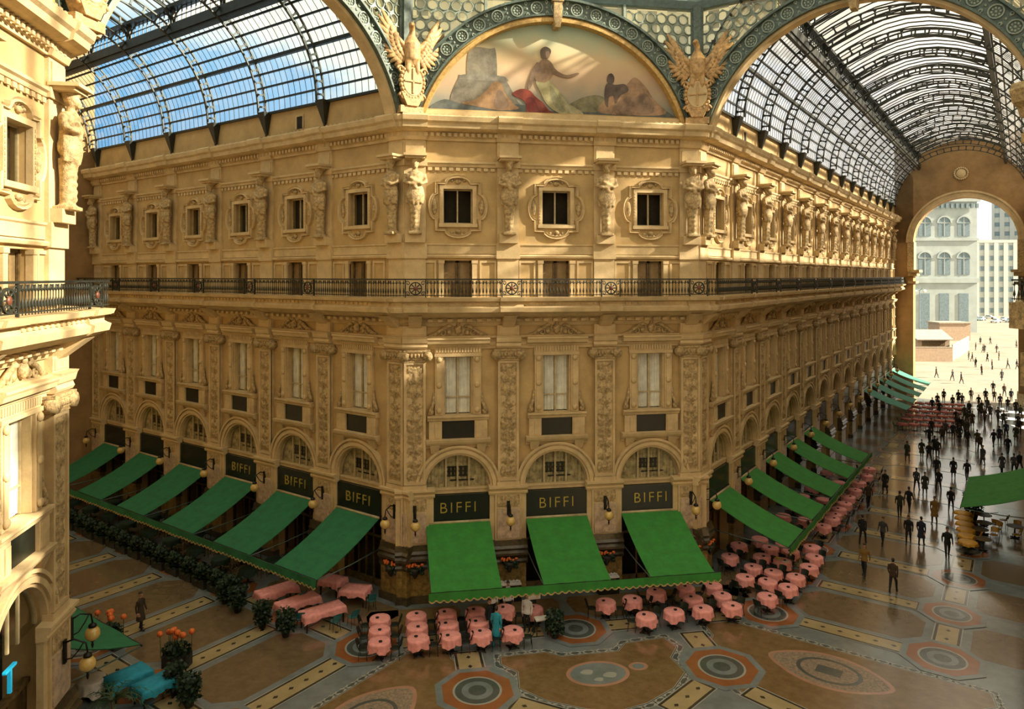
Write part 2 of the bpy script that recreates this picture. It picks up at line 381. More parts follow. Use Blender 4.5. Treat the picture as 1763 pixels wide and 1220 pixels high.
ENT = [[(.05, 12.82), (-.1, 12.84), (-.1, 13.0), (-.16, 13.02), (-.16, 13.18), (-.1, 13.2), (-.1, 13.32), (-.26, 13.42), (-.3, 13.52), (.05, 13.56)]]
RAILY = -1.30
RUNS = [('N', FN, -7.9, 7.9, TM, TM), ('NW', FNW, -LNW, 0, 0, TM), ('NE', FNE, 0, LNE, TM, 0), ('W', FW, -15.8, 0, TM, TM), ('E', FE, 0, 15.8, TM, TM), ('SW', FSW, 0, LNW, TM, 0), ('SE', FSE, -LNE, 0, 0, TM)]
for key, F, x0, x1, m0, m1 in RUNS:
    far = key in ('SW', 'E', 'SE')
    for prof, dent in ((TOP, TOPD), (FRZ, FRZD), (STR, None), (BAL, BALD), (ENT, None)):
        struct(num('trim'), band(prof, x0, x1, m0, m1, None if far else dent).mesh('cornice', STONE), F)

# ------------------------------------------------------------------ bay pieces (all at the bay's own x = 0)
def path_tube(b, pts, w, d, y0, m=0):
    """a flat moulding of width w and depth d along a closed xz outline."""
    n = len(pts); vs = []
    for i in range(n):
        p, a, c = Vector(pts[i]), Vector(pts[i-1]), Vector(pts[(i+1) % n])
        t = (c-a).normalized(); nn = Vector((t.y, -t.x))
        for k, dy in ((-.5, 0), (-.32, -d), (0, -d*.62), (.32, -d), (.5, 0)):
            q = p+nn*w*k; vs.append((q.x, y0+dy, q.y))
    fs = [(i*5+k, i*5+k+1, ((i+1) % n)*5+k+1, ((i+1) % n)*5+k) for i in range(n) for k in range(4)]
    b.add(vs, fs, m)
def quatrefoil(hw, hz, tb, tr, sb, sr, zc):
    P = []
    def bump(cx, cz, a0, rx, rz):
        for i in range(9):
            a = a0+PI-PI*i/8 if False else a0-PI*i/8
            P.append((cx+rx*math.cos(a), cz+rz*math.sin(a)))
    P.append((-hw, zc+hz)); bump(0, zc+hz, PI, tr, tb); P.append((hw, zc+hz))
    bump(hw, zc, PI/2, sb, sr); P.append((hw, zc-hz)); bump(0, zc-hz, 0, tr, tb); P.append((-hw, zc-hz)); bump(-hw, zc, -PI/2, sb, sr)
    return P
def bay_upper():
    zc = 20.18; s = B()
    path_tube(s, quatrefoil(1.12, 1.2, .36, .66, .34, .66, zc), .22, .16, 0)
    f = B()
    for x in (-1.22, 1.22): f.ball((x, -.02, zc), (.16, .1, .42), 8, 6)
    for z in (zc+1.28, zc-1.28):
        for k in range(5):
            a = PI*(k+.5)/5; f.ball((.34*math.cos(a), -.02, z+(.2*math.sin(a) if z > zc else -.2*math.sin(a))), (.09, .08, .09), 6, 5)
        f.ball((0, -.04, z), (.16, .12, .12), 8, 5)
    fr = B(); fr.box(-.95, -.755, -.1, .1, 19.3, 21.09); fr.box(.755, .95, -.1, .1, 19.3, 21.09); fr.box(-.95, .95, -.1, .1, 21.09, 21.28); fr.box(-1.0, 1.0, -.16, .1, 19.12, 19.3)
    for x in (-.90, .86):
        for k in range(11): fr.box(x, x+.05, -.13, -.1, 19.36+k*.16, 19.45+k*.16)
    sash = B(); sash.box(-.77, -.70, .3, .38, 19.3, 21.1); sash.box(.70, .77, .3, .38, 19.3, 21.1); sash.box(-.7, .7, .3, .38, 21.03, 21.1); sash.box(-.7, .7, .3, .38, 19.3, 19.37); sash.box(-.035, .035, .28, .38, 19.3, 21.1)
    pa = B().box(-.7, -.035, .33, .345, 19.37, 21.03); pb = B().box(.035, .7, .33, .345, 19.37, 21.03)
    return [('moulded_surround', s.mesh('surround', STONE)), ('shell_ornament', f.mesh('shell', STONED)), ('stone_frame', fr.mesh('frame', STONE)), ('sash', sash.mesh('sash', WOODL)), ('pane', pa.mesh('pane', PANE)), ('pane', pb.mesh('pane', PANE))]
def bay_door():
    f = B()
    for sx in (-1, 1):
        f.box(sx*.86-.135, sx*.86+.12, -.12, .1, 15.5, 17.25); f.box(sx*.86-.16, sx*.86+.16, -.15, .1, 17.25, 17.41)
    p = B()
    for sx in (-1, 1):
        for a in (B,):
            x0, x1 = sorted((sx*1.12, sx*2.0)); p.box(x0, x0+.1, -.07, .05, 15.6, 17.28); p.box(x1-.1, x1, -.07, .05, 15.6, 17.28); p.box(x0, x1, -.07, .05, 17.28, 17.4)
    l = B()
    for sx in (-1, 1):
        x0, x1 = sorted((sx*.01, sx*.72)); l.box(x0, x0+.09, .25, .32, 15.5, 17.4); l.box(x1-.09, x1, .25, .32, 15.5, 17.4); l.box(x0, x1, .25, .32, 16.2, 16.3); l.box(x0, x1, .25, .32, 17.3, 17.4); l.box(x0+.09, x1-.09, .27, .3, 15.5, 16.2)
    sh = B().box(-.7, .7, .34, .38, 15.5, 17.38)
    return [('stone_jamb', f.mesh('jamb', STONE)), ('wall_panel', p.mesh('panel', STONE)), ('door_leaf', l.mesh('leaf', WOOD)), ('inner_shutter', sh.mesh('shutter', mat('shutter_wood', (.30, .20, .085), .6) if 'shutter_wood' not in MATS else MATS['shutter_wood']))]
def scroll(b, cx, cz, r, a0, turns, y0, y1, w=.07, sgn=1):
    pts = [(cx+sgn*r*(1-.8*i/16)*math.cos(a0+turns*2*PI*i/16), (y0+y1)/2, cz+r*(1-.8*i/16)*math.sin(a0+turns*2*PI*i/16)) for i in range(17)]
    b.tube(pts, w, 6)
def wavy(x0, x1, z0, z1, y, amp, waves, n=40, flare=0.):
    b = B()
    def fn(u, v):
        x = x0+(x1-x0)*u; return (x, y+amp*math.sin(u*waves*2*PI)*(.6+.4*v)+.01*math.sin(9*u+5*v), z0+(z1-z0)*v)
    return b.grid(fn, n, 5)
def bay_window():
    j = B()
    for sx in (-1, 1):
        j.box(sx*.98-.2, sx*.98+.2, -.16, .05, 9.47, 12.46); j.box(sx*.98-.12, sx*.98+.12, -.2, -.1, 9.75, 12.2)
        for z in (12.3, 11.0, 9.7): j.ball((sx*.98, -.2, z), (.15, .09, .15), 8, 6)
        x0, x1 = sorted((sx*.695, sx*.79)); j.box(x0, x1, -.06, .32, 9.47, 12.45)
    sc = B()
    for sx in (-1, 1):
        sc.tube([(sx*1.22, -.1, 10.6), (sx*1.26, -.12, 10.1), (sx*1.42, -.14, 9.72), (sx*1.48, -.14, 9.55), (sx*1.36, -.14, 9.5)], [.05, .09, .11, .1, .06], 8); sc.ball((sx*1.4, -.12, 9.62), (.17, .12, .17), 8, 6)
    l = B().box(-1.22, 1.22, -.19, .05, 12.46, 12.6).box(-1.2, 1.2, -.12, .05, 12.6, 12.98)
    for k in range(16): l.box(-1.14+k*.147, -1.05+k*.147, -.17, -.12, 12.68, 12.92)
    c = B().sweep([(.05, 12.98), (-.18, 12.98), (-.22, 13.08), (-.4, 13.14), (-.44, 13.28), (-.5, 13.36), (-.5, 13.44), (.05, 13.5)], -1.62, 1.62)
    o = B()
    for sx in (-1, 1):
        pts = [(sx*1.5, -.12, 13.52), (sx*1.15, -.14, 13.62), (sx*.8, -.16, 13.86), (sx*.45, -.16, 14.06), (sx*.3, -.16, 13.98)]
        o.tube(pts, [.08, .1, .1, .1, .07], 8); scroll(o, sx*.78, 13.66, .2, 0, 1.3, -.2, -.08, .05, sx); o.ball((sx*.45, -.1, 13.7), (.16, .1, .14), 8, 6)
        o.ball((sx*1.1, -.08, 13.56), (.2, .08, .07), 8, 5)
    o.ball((0, -.16, 13.85), (.2, .16, .26), 10, 7); o.ball((0, -.2, 14.12), (.11, .1, .13), 8, 6)
    o.prism([(-1.3, 13.5), (1.3, 13.5), (.8, 13.85), (.3, 14.05), (-.3, 14.05), (-.8, 13.85)], -.08, .02)
    si = B().sweep([(.05, 9.16), (-.26, 9.18), (-.3, 9.3), (-.36, 9.36), (-.36, 9.45), (.3, 9.46)], -1.58, 1.58)
    ap = B()
    for sx in (-1, 1):
        x0, x1 = sorted((sx*.84, sx*1.5)); ap.box(x0, x1, -.24, .02, 8.24, 9.16); x0, x1 = sorted((sx*.9, sx*1.2)); ap.box(x0, x1, -.28, -.2, 8.32, 9.06)
    pn = B().box(-.84, .84, -.12, .0, 8.26, 9.16)
    bs = B().sweep([(.05, 7.74), (-.08, 7.76), (-.14, 7.9), (-.3, 7.96), (-.38, 8.08), (-.42, 8.22), (.05, 8.26)], -1.66, 1.66)
    for sx in (-1, 1): bs.taper(sx*1.2-.18, sx*1.2+.18, -.12, .02, 7.5, sx*1.2-.26, sx*1.2+.26, -.3, .02, 7.95)
    sash = B()
    for a, bb in ((-.70, -.64), (.64, .70), (-.05, .05)): sash.box(a, bb, .2, .28, 9.47, 12.38)
    sash.box(-.70, .70, .2, .28, 12.38, 12.455); sash.box(-.64, -.05, .205, .275, 10.3, 10.36); sash.box(.05, .64, .205, .275, 10.3, 10.36)
    cl = wavy(-.66, -.06, 9.5, 12.38, .285, .025, 4); cr = wavy(.06, .66, 9.5, 12.38, .285, .025, 4)
    pa = B().box(-.66, .66, .235, .245, 9.46, 12.4)
    return [('jamb', j.mesh('jamb', STONE)), ('scroll_bracket', sc.mesh('scroll', STONED)), ('dentilled_lintel', l.mesh('lintel', STONE)), ('pediment_cornice', c.mesh('pediment', STONE)),
            ('scrolled_pediment', o.mesh('crest', STONED)), ('sill', si.mesh('sill', STONE)), ('apron_block', ap.mesh('apron', STONE)), ('apron_panel', pn.mesh('apron_panel', PANEL)),
            ('base_shelf', bs.mesh('shelf', STONE)), ('sash', sash.mesh('sash', WOODL)), ('curtain', cl.mesh('curtain', CURT)), ('curtain', cr.mesh('curtain', CURT)), ('pane', pa.mesh('pane', PANE))]
def bay_lunette():
    a = B()
    a.arc(0, 5.7, 1.68, 1.8, 0, PI, -.12, .1, 28, 0); a.arc(0, 5.7, 1.8, 1.98, 0, PI, -.22, .1, 28, 0); a.arc(0, 5.7, 1.98, 2.08, 0, PI, -.15, .1, 28, 0); a.arc(0, 5.7, 2.08, 2.2, 0, PI, -.26, .1, 28, 0)
    t = B().box(-1.7, 1.7, .12, .36, 5.36, 5.62).box(-1.7, 1.7, .06, .4, 5.56, 5.64)
    m = B()
    for x in (-.6, .6): m.box(x-.045, x+.045, .22, .3, 5.6, 5.7+math.sqrt(1.7**2-x*x)-.02)
    m.box(-.045, .045, .22, .3, 5.6, 7.38)
    m.arc(0, 5.7, 1.62, 1.7, 0, PI, .2, .32, 24)
    c = B()
    def fn(u, v):
        x = -1.66+3.32*u; h = 5.6+v*(math.sqrt(max(.01, 1.7**2-x*x))+.08); return (x, .345+.03*math.sin(u*34*PI), h)
    c.grid(fn, 120, 3)
    g = B()
    for z in (6.2, 6.42, 6.64): g.box(-.56, .52, .285, .30, z, z+.06)
    g.box(-.40, .86, .285, .30, 5.95, 6.03)
    for x in (-.5, -.3, -.1, .12, .34): g.box(x, x+.14, .28, .295, 6.18, 6.72)
    pa = B(); n = 20
    pa.prism([(1.66*math.cos(PI*i/n), 5.64+1.66*math.sin(PI*i/n)) for i in range(n+1)], .26, .265)
    return [('archivolt', a.mesh('archivolt', STONE)), ('transom', t.mesh('transom', STONE)), ('mullion', m.mesh('mullion', WOODL)), ('pleated_curtain', c.mesh('lunette_curtain', CURTD)), ('window_lettering', g.mesh('lattice', PANEL)), ('pane', pa.mesh('lunette_pane', PANE))]
def bay_shop():
    f = B()
    for a, c in ((-1.7, -1.56), (1.56, 1.7), (-.62, -.54), (.54, .62), (-.04, .04)): f.box(a, c, .5, .62, .0, 4.0)
    f.box(-1.7, 1.7, .5, .62, 2.6, 2.72); f.box(-1.7, 1.7, .5, .62, .0, .35); f.box(-1.7, 1.7, .4, .62, 3.9, 4.05)
    p = B().box(-1.6, 1.6, .55, .56, .3, 3.95)
    return [('shop_frame', f.mesh('shop_frame', WOOD)), ('pane', p.mesh('shop_pane', PANE))]
T_UP, T_DOOR, T_WIN, T_LUN, T_SHOP = bay_upper(), bay_door(), bay_window(), bay_lunette(), bay_shop()

# pilasters
def relief(w, h, seed, amp=.10):
    rnd = random.Random(seed); b = B(); k = max(2, int(h/.55)); ctr = []
    for i in range(k):
        ctr.append((.25+.25*rnd.random(), (i+.3+.4*rnd.random())/k*h, .10+.07*rnd.random(), rnd.random()*6))
    def ht(x, z):
        u = abs(x)/(w/2); v = 0.
        v = max(v, .75*math.exp(-(u/.16)**2)*(.65+.35*math.sin(z*9+seed)))
        for (cu, cz, r, ph) in ctr:
            d = math.hypot((u-cu)*w/2, z-cz); a = math.atan2(z-cz, (u-cu)*w/2)
            if d < 2.2*r: v = max(v, (1-d/(2.2*r))*(.6+.4*math.cos(5*a+ph+d*30)))
        v += .25*mnoise.noise((abs(x)*7, z*7, seed*3.1))
        e = min(1, max(0, (1-u)*5))*min(1, z*6)*min(1, (h-z)*6)
        return max(0, v)*e*amp
    nx, nz = 16, int(h/.065)
    b.grid(lambda u, v: ((u-.5)*w, -ht((u-.5)*w, v*h), v*h), nx, nz, 0, True); return b
def pilaster_parts(full=True):
    pier = B()
    pier.box(-.96, .96, -.16, .05, 2.05, 5.3); pier.box(-.70, .70, -.24, .05, 1.9, 5.3)
    imp = B().sweep([(.05, 5.28), (-.28, 5.3), (-.32, 5.4), (-.26, 5.46), (-.34, 5.56), (-.40, 5.62), (-.40, 5.72), (.05, 5.76)], -1.02, 1.02)
    fz = B(); r = relief(1.2, .62, 5, .10)
    r.v = [(x, y-.25, z+4.62) for x, y, z in r.v]
    mp = B().box(-.58, .58, -.30, -.2, 3.0, 4.55)
    mo = B().sweep([(.05, 1.7), (-.36, 1.7), (-.42, 1.85), (-.34, 1.95), (-.42, 2.08), (-.52, 2.18), (-.52, 2.3), (-.40, 2.4), (-.46, 2.52), (-.36, 2.64), (-.3, 2.9), (.05, 2.92)], -1.0, 1.0)
    lo = B().box(-.92, .92, -.34, .05, .35, 1.75)
    pl = B().box(-1.0, 1.0, -.42, .05, 0, .38)
    sh = B(); sh.box(-.55, .55, -.2, .05, 5.72, 12.25); sh.box(-.6, .6, -.28, .05, 5.72, 5.95)
    for a, c in ((-.55, -.43), (.43, .55)): sh.box(a, c, -.28, -.15, 5.98, 12.2)
    sh.box(-.43, .43, -.28, -.15, 5.98, 6.1); sh.box(-.43, .43, -.28, -.15, 12.1, 12.2)
    rel = relief(.86, 5.95, 11, .13); rel.v = [(x, y-.195, z+6.12) for x, y, z in rel.v]
    cp = B(); cp.box(-.6, .6, -.3, .05, 12.22, 12.36); cp.box(-.78, .78, -.42, .05, 12.74, 12.84); cp.box(-.6, .6, -.36, .05, 12.36, 12.74)
    for sx in (-1, 1): cp.tube([(sx*.66, -.46, 12.52), (sx*.66, .0, 12.52)], .24, 14, 0, True); cp.tube([(sx*.66, -.49, 12.52), (sx*.66, -.40, 12.52)], .09, 10)
    for k in range(5): cp.ball((-.36+k*.18, -.38, 12.55), (.08, .08, .12), 6, 5)
    bl = B().box(-.58, .58, -.26, .05, 12.84, 14.05); bl.sweep([(.05, 12.9), (-.36, 12.9), (-.42, 13.0), (-.36, 13.14), (-.44, 13.2), (-.5, 13.42), (-.56, 13.52), (.05, 13.56)], -.64, .64); bl.box(-.48, .48, -.30, -.2, 13.62, 13.98)
    up = B().box(-.56, .56, -.14, .05, 15.5, 23.6); up.box(-.62, .62, -.24, .05, 17.5, 18.3); up.box(-.5, .5, -.5, .05, 18.3, 18.75); up.box(-.46, .46, -.2, -.1, 22.7, 23.4); up.box(-.64, .64, -.22, .05, 22.22, 22.55)
    tp = B().sweep([(.05, 23.55), (-.24, 23.55), (-.32, 23.72), (-.32, 23.95), (-.67, 24.0), (-.87, 24.08), (-.92, 24.3), (-1.04, 24.4), (-1.10, 24.62), (-1.0, 24.72), (.05, 24.80)], -.62, .62)
    bk = B().taper(-.3, .3, -.3, 0, 13.95, -.34, .34, -1.15, 0, 14.6); bk.sweep([(.05, 14.72), (-1.3, 14.72), (-1.46, 14.8), (-1.5, 15.02), (-1.36, 15.08), (-1.3, 15.28), (-1.56, 15.34), (-1.62, 15.52), (.05, 15.52)], -.6, .6)
    tri = [('pier_block', pier.mesh('pier', STONE)), ('impost', imp.mesh('impost', STONE)), ('carved_frieze', r.mesh('pier_frieze', STONED)), ('marble_panel', mp.mesh('marble_panel', MARBLE)),
           ('moulded_band', mo.mesh('pier_mouldings', DARKST)), ('lower_pier', lo.mesh('lower_pier', PIERM)), ('plinth', pl.mesh('plinth', DARKST)),
           ('shaft', sh.mesh('shaft', STONE)), ('arabesque_relief', rel.mesh('arabesque', STONED)), ('ionic_capital', cp.mesh('capital', STONED)), ('entablature_block', bl.mesh('entablature_block', STONE)),
           ('upper_strip', up.mesh('upper_strip', STONE)), ('cornice_break', tp.mesh('cornice_break', STONE)), ('balcony_bracket', bk.mesh('bracket', STONE))]
    return tri
T_PIL = pilaster_parts()

def herm_mesh():
    b = B()
    b.tube([(0, -.30, 0), (0, -.32, .15), (0, -.34, 1.0), (0, -.36, 1.65)], [(.30, .26), (.25, .22), (.27, .24), (.36, .3)], 10)
    b.box(-.34, .34, -.66, 0, -.02, .14)
    for k in range(5): b.ball((0, -.56, .35+k*.24), (.12-.012*abs(k-2), .1, .10), 7, 5)
    for k in range(11):                                   # hanging folds round the hips
        a = PI*(.05+.9*k/10); x, y = math.cos(a)*.40, -.36-math.sin(a)*.30
        b.tube([(x*.9, y*.95, 2.35), (x*1.06, y*1.04, 1.95), (x*1.05, y*1.02, 1.5+.12*(k % 2))], [.07, .09, .05], 6)
    b.ball((0, -.36, 2.05), (.40, .32, .42), 12, 8)
    b.tube([(0, -.36, 2.2), (0, -.38, 2.6), (0, -.40, 2.95), (0, -.38, 3.15)], [(.34, .28), (.36, .28), (.46, .30), (.34, .24)], 12)
    b.tube([(0, -.4, 3.1), (0, -.45, 3.4)], [.15, .13], 8)
    b.ball((0, -.48, 3.52), (.19, .22, .25), 10, 8); b.ball((0, -.68, 3.40), (.11, .08, .16), 7, 5); b.ball((0, -.70, 3.52), (.04, .06, .06), 6, 5); b.ball((0, -.42, 3.62), (.23, .24, .2), 8, 6)
    for sx in (-1, 1):                                    # arms crossed over the chest
        b.tube([(sx*.44, -.38, 3.02), (sx*.55, -.46, 2.62), (sx*.30, -.72, 2.5), (-sx*.18, -.74, 2.66+.1*sx)], [.13, .115, .10, .075], 8); b.ball((-sx*.22, -.74, 2.68+.1*sx), (.1, .07, .08), 7, 5)
    b.tube([(-.42, -.5, 3.0), (0, -.72, 2.35), (.42, -.5, 2.05)], [.07, .10, .06], 7)
    b.tube([(.1, -.40, 3.72), (.1, -.4, 3.80)], [.3, .34], 10)
    return b.fused('herm_figure', STONED, .055, 1)
HERM = herm_mesh()
HCAP = B().box(-.5, .5, -.75, .02, 3.78, 3.9).box(-.58, .58, -.9, .02, 3.9, 4.02).mesh('herm_capital', STONE)

SIDES = {'N': (FN, 'the central three-bay facade', BN, PN), 'NW': (FNW, 'the shaded wing', BNW, PNW), 'NE': (FNE, 'the sunlit wing', BNE, PNE), 'W': (FW, 'the near cream building', BW[:1], PW)}
ORD = ['first', 'second', 'third', 'fourth', 'fifth', 'sixth', 'seventh', 'eighth', 'ninth', 'tenth', 'eleventh', 'twelfth', 'thirteenth', 'fourteenth', 'fifteenth', 'sixteenth', 'seventeenth', 'eighteenth', 'nineteenth', 'twentieth']
for key, (F, nm, bays, pils) in SIDES.items():
    for i, x in enumerate(bays):
        M = F @ T(x, 0)
        for kind, tpl in (('window', T_UP), ('door', T_DOOR), ('window', T_WIN), ('window', T_LUN if key != 'W' else [p for p in T_LUN if p[0] not in ('pleated_curtain', 'window_lettering', 'transom')]), ('door', T_SHOP)):
            inst(num(kind), tpl, M, kind='structure')
    for i, x in enumerate(pils):
        M = F @ T(x, 0)
        inst(num('trim'), T_PIL, M, kind='structure')
        if key == 'N':
            w = ('at the west corner of', 'second from the west on', 'third from the west on', 'at the east corner of')[i]
        else:
            w = 'at the corner of' if i == 0 else ORD[i]+' from the corner along'
        inst('herm_statue', [('herm_figure', HERM), ('capital', HCAP)], F @ T(x, -.12, 18.72), 'carved bearded herm statue with crossed arms %s %s' % (w, nm), 'statue', 'stone herm statues above the balcony')

# ------------------------------------------------------------------ balcony railings
def rail_panel(L):
    b = B(); n = int(L/.17)
    b.box(-L/2, L/2, -.03, .03, .10, .14); b.box(-L/2, L/2, -.03, .03, .72, .75)
    for i in range(n):
        x = -L/2+(i+.5)*L/n
        b.lathe([(.016, .05), (.016, .2), (.05, .3), (.03, .44), (.016, .5), (.016, .66), (.04, .7), (.016, .86)], x, 0, 5)
    for i in range(n//2):
        x = -L/2+(i*2+1)*L/n; b.arc(x, .79, .035, .06, 0, 2*PI, -.012, .012, 8)
    return b
def rail_medallion():
    b = B(); b.arc(0, .46, .27, .33, 0, 2*PI, -.05, .03, 20)
    for k in range(8): b.tube([(.12*math.cos(k*PI/4), -.03, .46+.12*math.sin(k*PI/4)), (.28*math.cos(k*PI/4), -.03, .46+.28*math.sin(k*PI/4))], .03, 5)
    for sx in (-1, 1):
        for z in (.2, .72): scroll(b, sx*.38, z, .12, 0, 1.2, -.04, .02, .022, sx)
        b.box(sx*.5-.03, sx*.5+.03, -.04, .04, .02, .92)
    b.box(-.5, .5, -.03, .03, .1, .14)
    return b
MED = rail_medallion().mesh('rail_medallion', IRON)
MEDC = B().ball((0, -.05, .46), (.12, .06, .12), 10, 6).mesh('rosette', mat('dull_red_rosette', (.16, .05, .025), .5))
RP = {}
def railing(F, x0, x1, pils, label, depth=RAILY):
    o = link('balcony_railing', None, None, F); tag(o, label, 'railing')
    tr = B().box(x0, x1, depth-.05, depth+.05, 16.40, 16.47).mesh('top_rail', IRON); link('top_rail', tr, o)
    xs = sorted(pils); pts = [x0]+xs+[x1]
    for x in xs:
        m = link('medallion_panel', MED, o, T(x, depth, 15.52)); link('rosette', MEDC, m)
    for a, c in zip(pts[:-1], pts[1:]):
        a2 = a+(.5 if a in xs else 0); c2 = c-(.5 if c in xs else 0)
        if c2-a2 < .3: continue
        L = round(c2-a2, 2)
        if L not in RP: RP[L] = rail_panel(L).mesh('baluster_panel', IRON)
        link('baluster_panel', RP[L], o, T((a2+c2)/2, depth, 15.52))
    return o
e = -TM*RAILY
railing(FN, -7.9-e, 7.9+e, PN, 'dark iron balcony railing across the central three-bay facade')
railing(FNW, -LNW, e, PNW[1:], 'dark iron balcony railing receding along the shaded brown wing')
railing(FNE, -e, LNE, PNE[1:], 'dark iron balcony railing receding along the sunlit wing')
railing(FW, -15.8, e, PW, 'iron balcony railing with gilt rosettes on the near cream building')
railing(FE, -e, 15.8, [.6], 'dark iron railing of the balcony jutting in beside the tall arch', -1.75)
railing(FSE, -LNE, e, [-6.05-5.3*k for k in range(13)], 'dark iron balcony railing seen end-on opposite the sunlit wing')
# corner pier of the east side, seen at the picture's edge beside the arch
ep = B(); ep.box(-.1, 1.3, -1.35, 0, 0, 14.6); ep.box(-.1, 1.3, -1.35, 0, 15.5, 23.6); ep.box(-.5, 1.5, -1.95, 0, 14.4, 15.5); ep.box(-.3, 1.5, -1.55, 0, 22.2, 22.6)
ep.sweep([(0, 23.3), (-1.4, 23.3), (-1.55, 23.7), (-1.8, 23.9), (-1.95, 24.4), (-1.85, 24.7), (0, 24.8)], -.5, 1.5)
ep.box(-.25, 1.4, -1.65, 0, 12.0, 13.4)
struct(num('trim'), ep.mesh('corner_pier', STONED), FE)

# ------------------------------------------------------------------ octagon: arches, fresco, pendentive glazing
BANDO = mat('arch_band_ornament', (.30, .36, .29), .6, var=.2, scale=5)
RZ = 31.15
def arch_parts(R, cz, gold):
    a0 = math.asin((24.75-cz)/R); parts = []
    b = B(); b.arc(0, cz, R, R+.1, a0, PI-a0, -.34, .3, 48); b.arc(0, cz, R+.1, R+.84, a0, PI-a0, -.14, .3, 48); b.arc(0, cz, R+.84, R+.96, a0, PI-a0, -.36, .3, 48)
    parts.append(('arch_band', b.mesh('arch_band', IRONG)))
    o = B(); n = 19
    for i in range(n):
        a = a0+.08+(PI-2*a0-.16)*i/(n-1); x, z = (R+.47)*math.cos(a), cz+(R+.47)*math.sin(a)
        o.arc(x, z, .27, .33, 0, 2*PI, -.22, -.1, 16)
        for k in range(8): o.ball((x+.17*math.cos(k*PI/4), -.15, z+.17*math.sin(k*PI/4)), (.065, .04, .065), 6, 4)
        o.ball((x, -.15, z), (.07, .05, .07), 6, 4)
        if i < n-1:
            a2 = a+(PI-2*a0-.16)/(n-1)/2
            for rr in (.24, .47, .70): o.ball(((R+rr)*math.cos(a2), -.15, cz+(R+rr)*math.sin(a2)), (.075, .05, .075), 6, 4)
            for rr in (.18, .76): o.arc((R+rr)*math.cos(a2), cz+(R+rr)*math.sin(a2), .05, .09, 0, 2*PI, -.2, -.1, 8)
    parts.append(('rosette_ornament', o.mesh('rosette_ornament', BANDO)))
    if gold:
        g = B(); ag = math.asin((24.75-cz)/(R-.3)); g.arc(0, cz, R-.3, R-.1, ag, PI-ag, -.28, .4, 48); g.arc(0, cz, R-.12, R, a0, PI-a0, -.18, .4, 48)
        parts.append(('gilt_moulding', g.mesh('gilt_moulding', GOLD)))
    else:
        g = B(); ag = math.asin((24.75-cz)/(R-.02)); g.arc(0, cz, R-.16, R, ag, PI-ag, -.1, .55, 48)
        parts.append(('arch_soffit', g.mesh('arch_soffit', STONE)))
    k = B().box(-.22, .22, -.5, .2, cz+R-.1, cz+R+1.0); k.box(-.3, .3, -.55, .2, cz+R+.7, cz+R+.84); k.taper(-.14, .14, -.42, .2, cz+R-.62, -.22, .22, -.5, .2, cz+R-.1)
    parts.append(('keystone', k.mesh('keystone', STONED)))
    gl = B(); Ro = R+.9; nx = 40
    for i in range(nx):
        x0, x1 = -7.9+15.8*i/nx, -7.9+15.8*(i+1)/nx
        z0, z1 = (cz+math.sqrt(max(0, Ro*Ro-x*x)) if abs(x) < Ro else 24.8 for x in (x0, x1))
        z0, z1 = min(max(z0, 24.8), RZ-.02), min(max(z1, 24.8), RZ-.02)
        o_ = len(gl.f); gl.add([(x0, .16, z0), (x1, .16, z1), (x1, .16, RZ), (x0, .16, RZ)], [(0, 1, 2, 3)]); gl.uv[o_] = [(i*.7, z0), (i*.7+.6, z1), (i*.7+.6, RZ), (i*.7, RZ)]
    parts.append(('pendentive_glass', gl.mesh('pendentive_glass', GLASSD)))
    p = B(); st = .62; row = 0; z = 25.2
    rnd = random.Random(3)
    while z < RZ-.2:
        x = -7.75+(st/2 if row % 2 else 0)
        while x < 7.8:
            if math.hypot(x, z-cz) > R+1.22 and abs(x) < 7.6:
                hexp = []
                for k in range(12):
                    a = PI/6+k*PI/6; r_ = st/math.sqrt(3) if k % 2 == 0 else st/2
                    hexp.append((x+r_*math.cos(a), z+r_*math.sin(a)))
                rr = (.235 if (row+int(x*3)) % 4 else .17)
                vs = [(u, .08, w) for u, w in hexp]+[(x+rr*math.cos(PI/6+k*PI/6), .08, z+rr*math.sin(PI/6+k*PI/6)) for k in range(12)]
                p.add(vs, [(k, (k+1) % 12, 12+(k+1) % 12, 12+k) for k in range(12)])
                p.arc(x, z, rr, rr+.035, 0, 2*PI, .02, .1, 12)
            x += st
        z += st*.866; row += 1
    parts.append(('pierced_lattice', p.mesh('pierced_lattice', BANDO)))
    m = B()
    for x in (-3.75, 3.75): m.box(x-.07, x+.07, -.12, .2, cz+math.sqrt(Ro*Ro-x*x)-.05, RZ)
    parts.append(('mullion', m.mesh('mullion', BANDO)))
    r = B().sweep([(.4, RZ), (-.1, RZ), (-.2, RZ+.1), (-.4, RZ+.3), (-.5, RZ+.7), (.4, RZ+.7)], -8.1, 8.1)
    parts.append(('ring_beam', r.mesh('ring_beam', mat('blue_grey_iron', (.20, .30, .32), .5) if 'blue_grey_iron' not in MATS else MATS['blue_grey_iron'])))
    return parts
MNE = T(13.485, -5.585, 0, -PI/4); MNW = T(-13.485, -5.585, 0, PI/4)
A_C = arch_parts(7.5, 22.75, True); A_M = arch_parts(7.5, 22.55, False)
inst(num('trim'), A_C, FN, kind='structure')
inst(num('trim'), A_M, MNE, kind='structure'); inst(num('trim'), A_M, MNW, kind='structure')
inst(num('trim'), A_C, FW @ T(-7.9, 0), kind='structure')
# corner ribs rising from the eagles
for x, y, a in ((-7.9, 0, PI/8), (7.9, 0, -PI/8), (-19.07, -11.17, PI*3/8), (19.07, -11.17, -PI*3/8)):
    b = B().box(-.2, .2, -.32, .25, 24.9, RZ+.7).box(-.34, .34, -.2, .25, 24.9, RZ+.7)
    struct(num('trim'), b.mesh('corner_rib', IRONG), T(x, y, 0, a))
